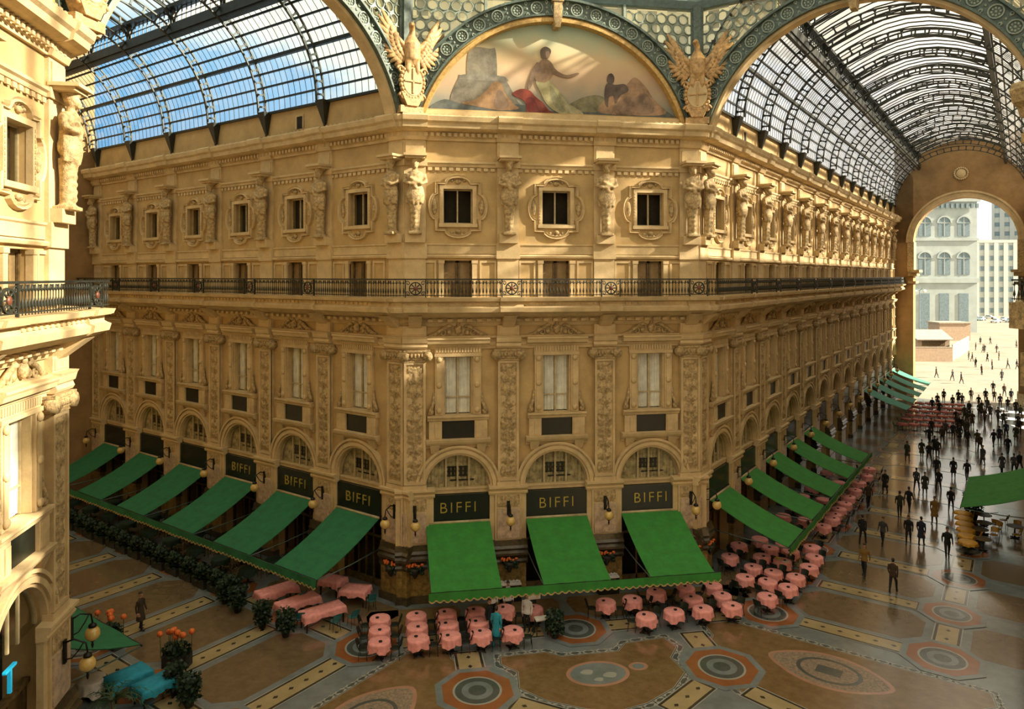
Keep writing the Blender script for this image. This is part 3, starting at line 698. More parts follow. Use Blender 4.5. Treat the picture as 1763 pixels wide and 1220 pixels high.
# attic above the central cornice, behind the fresco
struct('wall_attic', B().prism([(7.9, 24.6), (7.9, 25.3)]+[(7.9*math.cos(.3+(PI-.6)*i/30), 22.75+8.1*math.sin(.3+(PI-.6)*i/30)) for i in range(31)]+[(-7.9, 25.3), (-7.9, 24.6)], .32, .8).mesh('wall_attic', WALLM), FN)
struct(num('trim'), B().box(-7.3, 7.3, -.12, .35, 24.75, 25.12).mesh('fresco_sill', STONE), FN)

def blob(pts, y, n=6):
    """smooth closed outline through pts (Catmull-Rom), as a thin painted patch."""
    out = []; k = len(pts)
    for i in range(k):
        p0, p1, p2, p3 = (Vector(pts[(i+d) % k]) for d in (-1, 0, 1, 2))
        for j in range(n):
            t = j/n; q = .5*((2*p1)+(p2-p0)*t+(2*p0-5*p1+4*p2-p3)*t*t+(3*p1-p0-3*p2+p3)*t*t*t); out.append((q.x, q.y))
    return out
fr = link('fresco', None, None, FN); tag(fr, 'faded half-round fresco of reclining robed figures above the central cornice', 'painting')
n = 40; Rm = 7.25; am = math.asin((25.0-22.75)/Rm)
link('painted_ground', B().prism([(Rm*math.cos(am+(PI-2*am)*i/n), 22.75+Rm*math.sin(am+(PI-2*am)*i/n)) for i in range(n+1)], .22, .3).mesh('fresco_ground', MURAL), fr)
def fpatch(name, c, pts, y, var=.25):
    m = MATS.get('fresco_'+name) or paint(name, c, var)
    link(name, B().prism(blob(pts, y), y, y+.02).mesh(name, m), fr)
fpatch('distant_ruin', (.24, .22, .16), [(-4.6, 26.4), (-4.6, 28.35), (-3.5, 28.5), (-3.2, 28.4), (-3.15, 26.9), (-3.6, 26.2)], .20)
fpatch('stone_block', (.20, .18, .135), [(-5.5, 25.5), (-5.15, 26.9), (-4.9, 27.05), (-2.9, 27.0), (-2.6, 26.8), (-2.1, 25.9), (-1.9, 25.4), (-3.6, 25.2)], .195)
fpatch('block_cornice', (.24, .225, .18), [(-5.1, 26.9), (-4.8, 27.1), (-3.0, 27.1), (-2.6, 26.95), (-2.75, 26.82), (-4.9, 26.82)], .192)
fpatch('dark_rocks', (.115, .13, .12), [(-6.5, 25.15), (-5.9, 25.75), (-4.6, 25.5), (-2.2, 25.65), (0, 25.35), (1.6, 25.7), (3, 25.45), (4.3, 25.6), (5.5, 25.85), (6.5, 25.15), (2, 25.08), (-3, 25.08)], .19)
fpatch('ochre_mound', (.33, .20, .10), [(-5.0, 25.6), (-4.3, 25.8), (-3.7, 26.3), (-3.3, 26.75), (-2.9, 26.7), (-2.7, 26.2), (-2.3, 25.7), (-2.0, 25.4), (-3.0, 25.3), (-4.2, 25.45)], .185)
fpatch('ochre_shade', (.22, .15, .10), [(-3.3, 25.5), (-3.1, 26.3), (-2.8, 26.2), (-2.5, 25.6), (-2.8, 25.35)], .182)
fpatch('ochre_haze', (.36, .23, .14), [(2.4, 25.4), (3.0, 26.3), (3.9, 26.9), (4.4, 27.35), (5.0, 26.9), (5.5, 26.2), (6.2, 25.5), (5.0, 25.3)], .185)
fpatch('haze_shade', (.28, .19, .13), [(4.2, 25.5), (4.5, 26.3), (5.0, 26.5), (5.5, 25.9), (5.3, 25.4)], .182)
fpatch('green_bank', (.24, .22, .13), [(.6, 25.5), (1.4, 26.1), (2.4, 26.3), (2.9, 25.9), (2.4, 25.4)], .187)
fpatch('red_robe', (.27, .055, .035), [(-2.3, 26.15), (-1.9, 26.45), (-1.4, 26.4), (-1.1, 26.1), (-.7, 25.8), (-.35, 25.4), (.1, 25.1), (-.9, 25.08), (-1.5, 25.2), (-1.65, 25.8)], .175)
fpatch('red_fold', (.18, .035, .03), [(-1.6, 25.9), (-1.2, 26.0), (-.9, 25.5), (-.8, 25.15), (-1.4, 25.2)], .172)
fpatch('pale_robe', (.42, .38, .20), [(-1.05, 26.9), (-.5, 27.0), (0, 26.65), (.4, 26.2), (.8, 25.75), (1.4, 25.4), (1.5, 25.2), (.9, 25.12), (.1, 25.3), (-.45, 25.7), (-.8, 26.3)], .17)
fpatch('robe_fold', (.30, .29, .17), [(-.3, 26.7), (.0, 26.4), (.3, 25.8), (.6, 25.35), (.2, 25.4), (-.2, 25.9)], .168)
fpatch('robe_fold_pale', (.47, .44, .28), [(.25, 26.2), (.5, 26.0), (.9, 25.45), (1.1, 25.25), (.7, 25.4)], .167)
fpatch('seated_torso', (.34, .22, .14), [(-1.1, 27.0), (-1.0, 27.6), (-.8, 28.0), (-.5, 28.1), (-.2, 27.9), (-.05, 27.5), (-.3, 27.1), (-.6, 26.85)], .165)
fpatch('outstretched_arm', (.35, .23, .14), [(-.25, 27.85), (.1, 27.5), (.6, 27.3), (1.2, 27.45), (1.25, 27.35), (.7, 27.15), (.1, 27.25), (-.3, 27.5)], .163)
fpatch('leaning_arm', (.28, .19, .13), [(-1.0, 27.9), (-1.3, 27.3), (-1.5, 26.6), (-1.35, 26.5), (-1.1, 27.1), (-.8, 27.6)], .163)
fpatch('seated_head', (.17, .12, .085), [(-.75, 28.15), (-.8, 28.55), (-.55, 28.75), (-.25, 28.6), (-.3, 28.3), (-.45, 28.1)], .16)
fpatch('seated_face', (.36, .24, .16), [(-.5, 28.2), (-.52, 28.45), (-.36, 28.5), (-.3, 28.3), (-.38, 28.15)], .158)
fpatch('dark_figure', (.12, .09, .075), [(2.75, 25.9), (2.72, 26.5), (2.85, 26.95), (3.3, 26.9), (3.85, 26.95), (4.05, 26.6), (3.6, 26.35), (3.35, 25.9), (3.2, 26.3), (2.95, 26.2), (2.9, 25.7)], .165)
fpatch('dark_head', (.13, .095, .08), [(2.85, 27.1), (2.9, 27.4), (3.1, 27.5), (3.25, 27.3), (3.2, 27.0), (3.0, 26.95)], .164)
fpatch('kneeling_figure', (.31, .205, .14), [(3.3, 25.4), (3.5, 26.0), (3.9, 26.3), (4.4, 26.2), (4.5, 25.7), (4.1, 25.35)], .17)

def eagle_parts():
    b = B()
    b.tube([(0, -.35, 1.7), (0, -.5, 2.1), (0, -.5, 2.8), (0, -.4, 3.25)], [(.2, .18), (.42, .32), (.46, .36), (.22, .2)], 12)
    b.tube([(0, -.42, 3.2), (0, -.5, 3.5), (-.08, -.62, 3.7)], [.2, .15, .16], 8); b.ball((-.1, -.66, 3.72), (.17, .2, .16), 8, 6); b.tube([(-.16, -.8, 3.72), (-.26, -.98, 3.62)], [.07, .02], 6)
    for sx in (-1, 1): b.tube([(sx*.2, -.5, 2.1), (sx*.26, -.55, 1.5), (sx*.24, -.5, 1.2)], [.2, .15, .09], 8)
    body = b.fused('eagle_body', EAGLEM, .05, 1)
    parts = [('eagle_body', body)]
    for sx in (-1, 1):
        w = B()
        for layer, (nn, l0, l1, zz) in enumerate(((10, 1.0, 1.95, 0), (9, .7, 1.2, -.05), (7, .4, .6, -.1))):
            for k in range(nn):
                t = k/(nn-1); base = Vector((sx*(.3+.45*t), -.35+zz, 2.3+.62*t)); ang = math.radians(-48+108*t); L = (l0+(l1-l0)*t)*.85
                d = Vector((sx*math.cos(ang), 0, math.sin(ang)))
                tip = base+d*L; mid = base+d*L*.55
                w.tube([base, mid+Vector((0, -.07, 0)), tip], [(.13, .05), (.19, .06), (.05, .02)], 6, up=(0, 1, 0))
        w.tube([(sx*.2, -.4, 2.5), (sx*.5, -.44, 2.75), (sx*.8, -.42, 3.1), (sx*1.2, -.4, 3.7)], [.2, .17, .12, .05], 8)
        parts.append(('wing', w.mesh('eagle_wing', EAGLEM)))
    c = B(); c.tube([(0, -.40, .95), (0, -.62, .95)], [(.62, .80), (.52, .70)], 24, 0, False)
    c2 = B()
    for k in range(24):
        a = 2*PI*k/24; c2.ball((.62*math.cos(a), -.5, .95+.8*math.sin(a)), (.12, .14, .12), 6, 5)
    c2.box(-.04, .04, -.68, -.6, .35, 1.6); c2.box(-.46, .46, -.68, -.6, .91, .99)
    for sx in (-1, 1): scroll(c2, sx*.62, 1.5, .2, 0, 1.2, -.6, -.4, .07, sx); scroll(c2, sx*.5, .2, .2, 0, 1.2, -.6, -.4, .07, sx)
    c2.taper(-.3, .3, -.6, 0, -.25, -.62, .62, -.6, 0, .4); c2.box(-.62, .62, -.5, .1, -.6, -.25)
    for k in range(5): c2.ball((-.3+.15*k, -.5, 1.82+.1*(2-abs(k-2))), (.09, .09, .12), 6, 5)
    parts.append(('medallion', c.mesh('medallion', STONE), [('cartouche', c2.mesh('cartouche', EAGLEM))]))
    return parts
EAG = eagle_parts()
inst('eagle_statue', EAG, T(-7.9, 0, 25.35, PI/8) @ T(0, -.38), 'spread-winged gilded eagle over an oval shield at the west end of the fresco', 'statue', 'eagle statues above the cornice')
inst('eagle_statue', EAG, T(7.9, 0, 25.35, -PI/8) @ T(0, -.38), 'spread-winged eagle over an oval shield beside the golden pierced glazing', 'statue', 'eagle statues above the cornice')

inst('eagle_statue', EAG, T(-19.07, -11.17, 25.35, PI*3/8) @ T(0, -.25), 'eagle over an oval shield on top of the near cream building', 'statue', 'eagle statues above the cornice')
for F, x in ((FNW, -8.3), (FNE, 8.2), (FNE, 40.)):
    h = link(num('window'), None, None, F @ T(x, 0)); tag(h, kind='structure')
    link('hatch_frame', B().box(-.36, -.26, -.06, .05, 25.1, 25.8).box(.26, .36, -.06, .05, 25.1, 25.8).box(-.36, .36, -.06, .05, 25.8, 25.9).mesh('hatch_frame', STONE), h); link('hatch', B().box(-.26, .26, -.02, .05, 25.1, 25.8).mesh('hatch', INTER), h)

# ------------------------------------------------------------------ glazed barrel vaults
VZ, VR, VA = 26.3, 6.9, 7.8
def vpt(th, off=0.): return (7.9-(VA-off)*math.cos(th), VZ+(VR-off)*math.sin(th))   # c, z
TH1 = math.acos((7.9-3.0)/VA)
def vault(F, sg, L, ribs, GLASSN):
    root = tag(link('ceiling', None, None, F), kind='structure')
    X = lambda s: sg*s
    def sheet(t0, t1, nv):
        def fn(u, v):
            c, z = vpt(t0+(t1-t0)*v); return (X(L*u), -c, z)
        return B().grid(fn, max(8, int(L/2.6)), nv, 0, True, lambda u, v: (L*u/1.0+.01, v*nv*.999+t0*7+.01))
    link('glass', sheet(0, TH1, 10).mesh('vault_glass', GLASSN), root)
    link('glass', sheet(PI-TH1, PI, 10).mesh('vault_glass', GLASSN), root)
    # raised lantern roof
    def ln(u, v):
        c = 2.7+10.4*v; return (X(L*u), -c, 32.95+1.7*math.sin(PI*v))
    link('lantern_glass', B().grid(ln, max(8, int(L/2.6)), 8, 0, True, lambda u, v: (L*u/.84+.01, v*8*.999+31)).mesh('lantern_glass', GLASSN), root)
    for c in (3.0, 12.8):
        b = B(); zc = vpt(math.acos((7.9-c)/VA))[1]
        x0, x1 = sorted((0, X(L))); b.box(x0, x1, -c-.22, -c+.22, zc-.35, zc+.22); b.box(x0, x1, -c-.3, -c+.3, 32.85, 33.05); b.box(x0, x1, -c-.12, -c+.12, zc-.6, zc-.35)
        link('lantern_beam', b.mesh('lantern_beam', IRON), root)
        g = B(); k = int(L/.5)
        for i in range(k+1): g.box(X(L*i/k)-.02, X(L*i/k)+.02, -c-.03, -c+.03, zc, 33)
        g.box(x0, x1, -c-.02, -c+.02, 32.3, 32.35)
        link('clerestory_bar', g.mesh('clerestory_bar', IRON), root)
    gb = B(); step = .5; n = int(L/step)
    for i in range(n+1):
        x = X(i*step)
        for t0, t1 in ((0, TH1), (PI-TH1, PI)):
            vs = []; m = 7
            for j in range(m+1):
                th = t0+(t1-t0)*j/m; c, z = vpt(th, .02); c2, z2 = vpt(th, .05); vs += [(x-.015, -c, z), (x+.015, -c, z), (x, -c2, z2)]
            gb.add(vs, [(3*j+a, 3*j+(a+1) % 3, 3*j+3+(a+1) % 3, 3*j+3+a) for j in range(m) for a in range(3)])
        if i % 2 == 0:
            vs = []
            for j in range(9):
                v = j/8; c = 2.7+10.4*v; z = 32.93+1.7*math.sin(PI*v); vs += [(x-.025, -c, z), (x+.025, -c, z), (x, -c, z-.09)]
            gb.add(vs, [(3*j+a, 3*j+(a+1) % 3, 3*j+3+(a+1) % 3, 3*j+3+a) for j in range(8) for a in range(3)])
    link('glazing_bar', gb.mesh('glazing_bar', IRON), root)
    for k in range(0, 8):
        for t in (TH1*k/8, PI-TH1*k/8):
            c, z = vpt(t, .05); w = .10 if k == 4 else (.05 if k else .07); x0, x1 = sorted((0, X(L)))
            link('purlin', B().box(x0, x1, -c-w, -c+w, z-w, z+w).mesh('purlin', IRON), root)
    rb = B(); m = 36
    for o0, o1 in ((.03, .11), (.56, .64)):
        vs = []
        for j in range(m+1):
            th = PI*j/m
            for off, w in ((o0, -.06), (o0, .06), (o1, .06), (o1, -.06)):
                c, z = vpt(th, off); vs.append((w, -c, z))
        rb.add(vs, [(4*j+a, 4*j+(a+1) % 4, 4*j+4+(a+1) % 4, 4*j+4+a) for j in range(m) for a in range(4)])
    for j in range(29):
        th = PI*(j+.5)/29; vs = []
        for off, hw in ((.1, .016), (.22, .007), (.45, .007), (.58, .016)):
            for t in (th-hw, th+hw):
                c, z = vpt(t, off); vs += [(-.04, -c, z), (.04, -c, z)]
        rb.add(vs, [f for k in range(3) for f in ((4*k, 4*k+1, 4*k+5, 4*k+4), (4*k+2, 4*k+6, 4*k+7, 4*k+3), (4*k, 4*k+4, 4*k+6, 4*k+2), (4*k+1, 4*k+3, 4*k+7, 4*k+5))])
    for c in (.0, 15.8):
        y = -c; s_ = 1 if c < 1 else -1
        rb.taper(-.05, .05, y-s_*.12-.05, y-s_*.12+.05, 25.0, -.34, .34, y-s_*.35-.2, y-s_*.2+.2, 26.35)
        rb.ball((0, y-s_*.14, 24.95), (.09, .09, .16), 6, 5)
    for c in (3.0, 12.8):
        rb.box(-.12, .12, -c-.12, -c+.12, 31.4, 33.0)
        for sx in (-1, 1):
            rb.tube([(sx*.1, -c, 31.9), (sx*.35, -c, 32.5), (sx*1.1, -c, 32.86), (sx*2.55, -c, 32.9)], [.06, .05, .05, .05], 6)
        s_ = 1 if c < 7 else -1
        rb.tube([(0, -c, 32.0), (0, -c-s_*.5, 32.8), (0, -c-s_*1.8, 33.3), (0, -c-s_*3.2, 33.9)], [.09, .07, .06, .06], 6)
    for off in (0, -.42):
        pts = [(0, -(2.7+10.4*j/12), 32.88+off+1.7*math.sin(PI*j/12)) for j in range(13)]; rb.tube(pts, .07, 6)
    for j in range(1, 12): rb.box(-.05, .05, -(2.7+10.4*j/12)-.05, -(2.7+10.4*j/12)+.05, 32.46+1.7*math.sin(PI*j/12), 32.88+1.7*math.sin(PI*j/12))
    me = rb.mesh('vault_rib', IRON)
    for s_ in ribs: link('rib', me, root, T(X(s_), 0))
    return root
vault(FNW, -1, LNW, [.9]+[6.02+5.25*k for k in range(6)], GLASSN)
vault(FNE, 1, LNE, [.9]+[6.05+5.3*k for k in range(14)], GLASSF)

# plain glazing over the two arms behind the viewer and the great dome over the octagon
def simple_vault(F, sg, L):
    root = tag(link('ceiling', None, None, F), kind='structure')
    def fn(u, v):
        c, z = vpt(PI*v); return (sg*L*u, -c, z)
    link('glass', B().grid(fn, 12, 24, 0, True, lambda u, v: (L*u, v*20)).mesh('vault_glass', GLASSF), root)
    rb = B(); rb.arc(0, 0, 1, 1.03, 0, PI, 0, .01, 4)
    b = B()
    for k in range(7):
        x = sg*L*k/6; vs = []
        for j in range(25):
            for off in (.04, .34):
                for w in (-.2, .2):
                    c, z = vpt(PI*j/24, off); vs.append((x+w, -c, z))
        b.add(vs, [q for j in range(24) for q in ((4*j, 4*j+1, 4*j+5, 4*j+4), (4*j+2, 4*j+6, 4*j+7, 4*j+3), (4*j, 4*j+4, 4*j+6, 4*j+2), (4*j+1, 4*j+3, 4*j+7, 4*j+5))])
    link('rib', b.mesh('vault_rib', IRON), root)
simple_vault(T(19.07, -26.97, 0, -PI/4), 1, 30.); simple_vault(T(-19.07, -26.97, 0, PI/4), -1, 30.)
dm = tag(link('ceiling', None, None, T(0, -19.07, 0)), kind='structure')
def dome(u, v):
    a = PI/8+2*PI*u; r = 20.6*math.cos(v*PI/2*.93); return (r*math.cos(a), r*math.sin(a), RZ+.7+15.5*math.sin(v*PI/2*.93))
link('glass', B().grid(dome, 64, 14, 0, True, lambda u, v: (u*96, v*22)).mesh('dome_glass', GLASSO), dm)
rb = B()
for k in range(16): rb.tube([dome(k/16, v/10) for v in range(11)], .22, 6)
for v in (.2, .4, .6, .8, 1.): rb.tube([dome(u/32, v) for u in range(33)], .12, 5)
link('dome_rib', rb.mesh('dome_rib', IRON), dm)

# ------------------------------------------------------------------ triumphal arch closing the right arm
def end_arch():
    b = B(); c0, z0, R = 8.2, 21.2, 5.9; D = 2.4
    n = 28
    inner = [(c0-R*math.cos(PI*i/n), z0+R*math.sin(PI*i/n)) for i in range(n+1)]
    outer = []
    for i in range(n+1):
        a = PI-PI*i/n; dx, dz = math.cos(a), math.sin(a); k = min((8.2 if dx < 0 else 7.6)/max(abs(dx), 1e-6), 14/max(dz, 1e-6)); outer.append((c0+dx*k, z0+dz*k))
    vs = [(0, -c, z) for c, z in inner]+[(0, -c, z) for c, z in outer]+[(D, -c, z) for c, z in inner]
    b.add(vs, [(i, i+1, n+2+i, n+1+i) for i in range(n)]+[(i, 2*n+2+i, 2*n+3+i, i+1) for i in range(n)])
    b.box(0, D, -2.3, 0, 0, z0); b.box(0, D, -15.8, -(c0+R), 0, z0)
    b.box(.0, D, -2.3, -.001, z0, 34)
    return b
ea = tag(link('wall_far_end', end_arch().mesh('wall_far_end', BROWNP), None, FNE @ T(LNE-.6, 0)), kind='structure')
tb = B()
n = 30
for r0, r1, x in ((5.86, 6.1, -.25), (6.1, 6.5, -.14), (6.5, 6.75, -.3)):
    vs = []
    for i in range(n+1):
        a = PI*i/n
        for r in (r0, r1):
            for xx in (x, .1): vs.append((xx, -(8.2-r*math.cos(a)), 21.2+r*math.sin(a)))
    tb.add(vs, [q for i in range(n) for q in ((4*i, 4*i+2, 4*i+6, 4*i+4), (4*i, 4*i+4, 4*i+5, 4*i+1), (4*i+2, 4*i+3, 4*i+7, 4*i+6))])
link('archivolt', tb.mesh('far_archivolt', STONE), ea)
for c, s_ in ((2.0, 1), (14.4, -1)):
    p = B(); 
    for zz, w, h in ((16.6, .5, .5), (17.1, .8, .35), (15.6, .35, .3)): p.box(-w, 2.4+w, -c-.9*0-(.3+w if s_ > 0 else .3), -c+(.3 if s_ > 0 else .3+w), zz, zz+h)
    p.box(-.3, 2.5, -c-.45, -c+.45, 0, 1.6); p.box(-.2, 2.45, -c-.4, -c+.4, 17.4, 21.3)
    link('impost_capital', p.mesh('impost_capital', STONED), ea)
md = B()
for i in range(20):
    a = 2*PI*i/20; md.ball((-.15, -(7.9+.75*math.cos(a)), 30.2+.75*math.sin(a)), .14, 6, 4)
md.ball((-.1, -7.9, 30.2), (.2, .62, .62), 12, 8)
link('medallion', md.mesh('far_medallion', STONE), ea)

# ------------------------------------------------------------------ mosaic floor
def floor_mat(name, c, c2, rough=.2, scale=.9):
    m = mat(name, c, rough, c2=c2, scale=scale, spec=.5, coat=.7); return m
FGREY = floor_mat('blue_grey_marble', (.20, .235, .24), (.14, .165, .165))
FTAN = floor_mat('ochre_mosaic', (.21, .135, .06), (.15, .092, .036), scale=2.2)
FBRN = floor_mat('brown_mosaic', (.175, .125, .07), (.13, .09, .045), scale=2.2)
FCRM = floor_mat('cream_mosaic', (.40, .32, .17), (.32, .25, .12))
FDRK = floor_mat('dark_mosaic_line', (.035, .036, .028), (.025, .025, .02))
FORG = floor_mat('terracotta_mosaic', (.30, .115, .04), (.24, .085, .03))
FPAL = floor_mat('pale_line_mosaic', (.36, .37, .33), (.30, .31, .27))
FTEA = floor_mat('slate_mosaic', (.085, .10, .095), (.06, .072, .066))
FLEN = mat('mottled_pink_mosaic', (.34, .25, .17), .2, c2=(.16, .14, .11), scale=9)
FPNK = floor_mat('pink_mosaic', (.42, .24, .16), (.34, .18, .12))
fl = struct('floor', B().slab([(-70, -75), (16, -75), (65.2, 46.5), (52.2, 62), (-20, 40), (-70, 45)], -.3, 0).mesh('floor', FGREY), None)
LV = [0]
def inlay(name, b_fn, m, lv, M=None):
    b = B(); b_fn(b, .002*lv-.004, .002*lv); return link(name, b.mesh(name, m), fl, M)
def inset(poly, d):
    """polygon moved inwards by d (outwards if negative), counter-clockwise or not."""
    n = len(poly); ar = sum(poly[i][0]*poly[(i+1) % n][1]-poly[(i+1) % n][0]*poly[i][1] for i in range(n)); sg = 1 if ar > 0 else -1
    out = []
    for i in range(n):
        p, a, c = Vector(poly[i]), Vector(poly[i-1]), Vector(poly[(i+1) % n])
        t1 = (p-a).normalized(); t2 = (c-p).normalized(); n1 = Vector((-t1.y, t1.x))*sg; n2 = Vector((-t2.y, t2.x))*sg
        bis = n1+n2
        k = d/max(.35, bis.length_squared/2*1.0) if bis.length > 1e-4 else d
        q = p+(bis*.5)*k if bis.length > 1e-4 else p+n1*d
        out.append((q.x, q.y))
    return out
def poly_inlay(name, poly, m, lv, M=None): return inlay(name, lambda b, z0, z1: b.slab(poly, z0, z1), m, lv, M)
def ell(cx, cy, rx, ry, n=32, a=0.):
    return [(cx+rx*math.cos(t)*math.cos(a)-ry*math.sin(t)*math.sin(a), cy+rx*math.cos(t)*math.sin(a)+ry*math.sin(t)*math.cos(a)) for t in (2*PI*i/n for i in range(n))]
def octa(cx, cy, r, a=PI/8): return [(cx+r*math.cos(a+k*PI/4), cy+r*math.sin(a+k*PI/4)) for k in range(8)]
def medallion(M, r=1.5):
    for nm, p, m, lv in (('octagon_border', octa(0, 0, r*1.2), FGREY, 11), ('octagon_ring', octa(0, 0, r), FORG, 12), ('pale_ring', ell(0, 0, r*.66, r*.66), FPAL, 13), ('round_field', ell(0, 0, r*.60, r*.60), FTEA, 14), ('grey_ring', ell(0, 0, r*.42, r*.42), FGREY, 15), ('dark_centre', ell(0, 0, r*.24, r*.24), FTEA, 16)):
        poly_inlay(nm, p, m, lv, M)
def strip(M, L, w=.5):
    """cream strip along local x with dark edge and little crosses."""
    for nm, d, m, lv in (('strip_edge', .16, FPAL, 8), ('strip_line', .11, FDRK, 9), ('cream_strip', 0, FCRM, 10)):
        poly_inlay(nm, [(-L/2-d, -w-d), (L/2+d, -w-d), (L/2+d, w+d), (-L/2-d, w+d)], m, lv, M)
    b = B(); k = max(2, int(L/.75))
    for i in range(k):
        x = -L/2+(i+.5)*L/k; b.slab([(x-.13, 0), (x, -.1), (x+.13, 0), (x, .1)], .016, .022)
    link('cross_dot', b.mesh('cross_dot', FDRK), fl, M)
def bordered(poly, M, fm=FTAN, wide=.62):
    for nm, d, m, lv in (('outer_line', -wide, FPAL, 2), ('guilloche_band', -wide+.06, FTEA, 3), ('inner_line', -.2, FPAL, 4), ('inner_band', -.14, FTEA, 5), ('edge_line', -.05, FPAL, 6), ('field', 0, fm, 7)):
        poly_inlay(nm, inset(poly, d), m, lv, M)
    b = B(); n = len(poly); mid = inset(poly, -wide*.66)     # lozenges running along the band
    for i in range(n):
        p, q = Vector(mid[i]), Vector(mid[(i+1) % n]); L = (q-p).length; k = int(L/.55)
        if k < 1: continue
        t = (q-p)/L; nn = Vector((-t.y, t.x))
        for j in range(k):
            c = p+t*(j+.5)*L/k
            for s_ in (-1, 1):
                a = (t*.2+nn*.12*s_); w = (t*.02-nn*.03*s_)
                b.slab([tuple((c-a-w))[:2], tuple((c+a-w))[:2], tuple((c+a+w))[:2], tuple((c-a+w))[:2]], .004, .0125)
    link('lozenge_pattern', b.mesh('lozenge_pattern', FPAL), fl, M)
# north field of the octagon
PNF = [(-3.9, -6.15), (-1.9, -6.1), (-1.3, -6.55), (1.3, -6.55), (1.8, -5.95), (3.7, -5.75), (3.95, -6.6), (3.35, -7.4), (3.5, -8.6), (2.6, -9.6), (1.2, -10.4), (0, -10.7), (-1.2, -10.4), (-2.6, -9.6), (-3.5, -8.6), (-3.35, -7.4), (-3.95, -6.7)]
bordered(PNF, None)
poly_inlay('oval_rim', ell(-.1, -8.1, 1.35, .95), FPNK, 8); poly_inlay('oval_field', ell(-.1, -8.1, 1.18, .80), FGREY, 9)
for x, y, r in ((-.55, -7.95, .28), (.35, -8.3, .3), (-.2, -8.55, .2)): poly_inlay('oval_figure', blob([(x-r, y), (x-.2*r, y+.7*r), (x+r, y+.4*r), (x+.6*r, y-.6*r), (x-.4*r, y-.5*r)], 0, 4), FPAL, 10)
poly_inlay('small_rim', ell(1.75, -7.85, .42, .32), FPNK, 8); poly_inlay('small_disc', ell(1.75, -7.85, .26, .2), FGREY, 9)
# fields before the two arms, in frames turned about the octagon's centre
for sg in (1, -1):
    M = T(0, -19.07, 0, -sg*PI/4)
    P = [(-5.6, 15.4), (5.6, 15.4), (5.8, 14.5), (5.0, 13.6), (4.9, 12.7), (4.2, 12.0), (4.1, 11.0), (2.6, 9.9), (0, 9.3), (-2.6, 9.9), (-4.1, 11.0), (-4.2, 12.0), (-4.9, 12.7), (-5.0, 13.6), (-5.8, 14.5)]
    bordered(P, M)
    def lens(rx, ry): return blob([(-rx, 0), (-rx*.55, ry*.75), (0, ry), (rx*.55, ry*.75), (rx, 0), (rx*.55, -ry*.75), (0, -ry), (-rx*.55, -ry*.75)], 0, 5)
    for nm, p, m, lv in (('lens_rim', lens(2.5, 1.45), FPNK, 8), ('lens_field', lens(2.3, 1.27), FLEN, 9), ('lens_ring', ell(0, 0, 1.3, .98), FTEA, 10), ('lens_ground', ell(0, 0, 1.13, .83), FLEN, 11), ('lens_centre', [(-.5, .32), (.5, .32), (.5, -.32), (-.5, -.32)], FTEA, 12)):
        poly_inlay(nm, p, m, lv, M @ T(0, 13.45))
for x in (-5.22, 5.22): medallion(T(x, -8.5))
for x in (-9.7, -.05, 9.7): medallion(T(x, -4.25), 1.45)
for x in (-5.3, 5.2): strip(T(x, -6.3, 0, PI/2), 1.5, .48)
for x in (-7.6, -2.6, 2.5, 7.4): strip(T(x, -4.2), 2.4, .42)
for x in (-7.5, -2.5, 2.5, 7.5): poly_inlay('side_panel', [(x-2.1, -.9), (x+2.1, -.9), (x+2.3, -1.4), (x+2.1, -2.9), (x+1.5, -3.3), (x-1.5, -3.3), (x-2.1, -2.9), (x-2.3, -1.4)], FTAN, 2)
for sg in (1, -1):
    for (x, y, a, L) in ((2.9, -10.3, .62, 2.4), (6.1, -11.3, -1.0, 2.2)): strip(T(sg*x, y, 0, sg*a), L, .42)
# arms: rows of medallions, transverse cream strips, brown panels
for F, sg, L in ((FNW, -1, LNW), (FNE, 1, LNE)):
    k = -1
    while -1.7+5.05*(k+1) < L-1:
        k += 1; s_ = -1.7+5.05*k; x = sg*s_
        strip(F @ T(x, -7.95, 0, PI/2), 4.5, .42)
        if k > 0: medallion(F @ T(x, -4.2), 1.2)
        medallion(F @ T(x, -11.7), 1.3 if k else 1.45)
        xm = sg*(s_+2.52)
        for c in (-4.2, -11.7): strip(F @ T(xm, c), 1.9, .42)
        hw = 1.62
        def pan(x0, x1, c0, c1, d): return [(x0+d, c0), (x1-d, c0), (x1, c0+d), (x1, c1-d), (x1-d, c1), (x0+d, c1), (x0, c1-d), (x0, c0+d)]
        poly_inlay('brown_panel', pan(xm-hw, xm+hw, -10.75, -5.15, .8), FBRN, 2, F)
        poly_inlay('side_panel', pan(xm-hw, xm+hw, -3.25, -.8, .5), FBRN, 2, F)
        poly_inlay('side_panel', pan(xm-hw, xm+hw, -15.0, -12.65, .5), FBRN, 2, F)

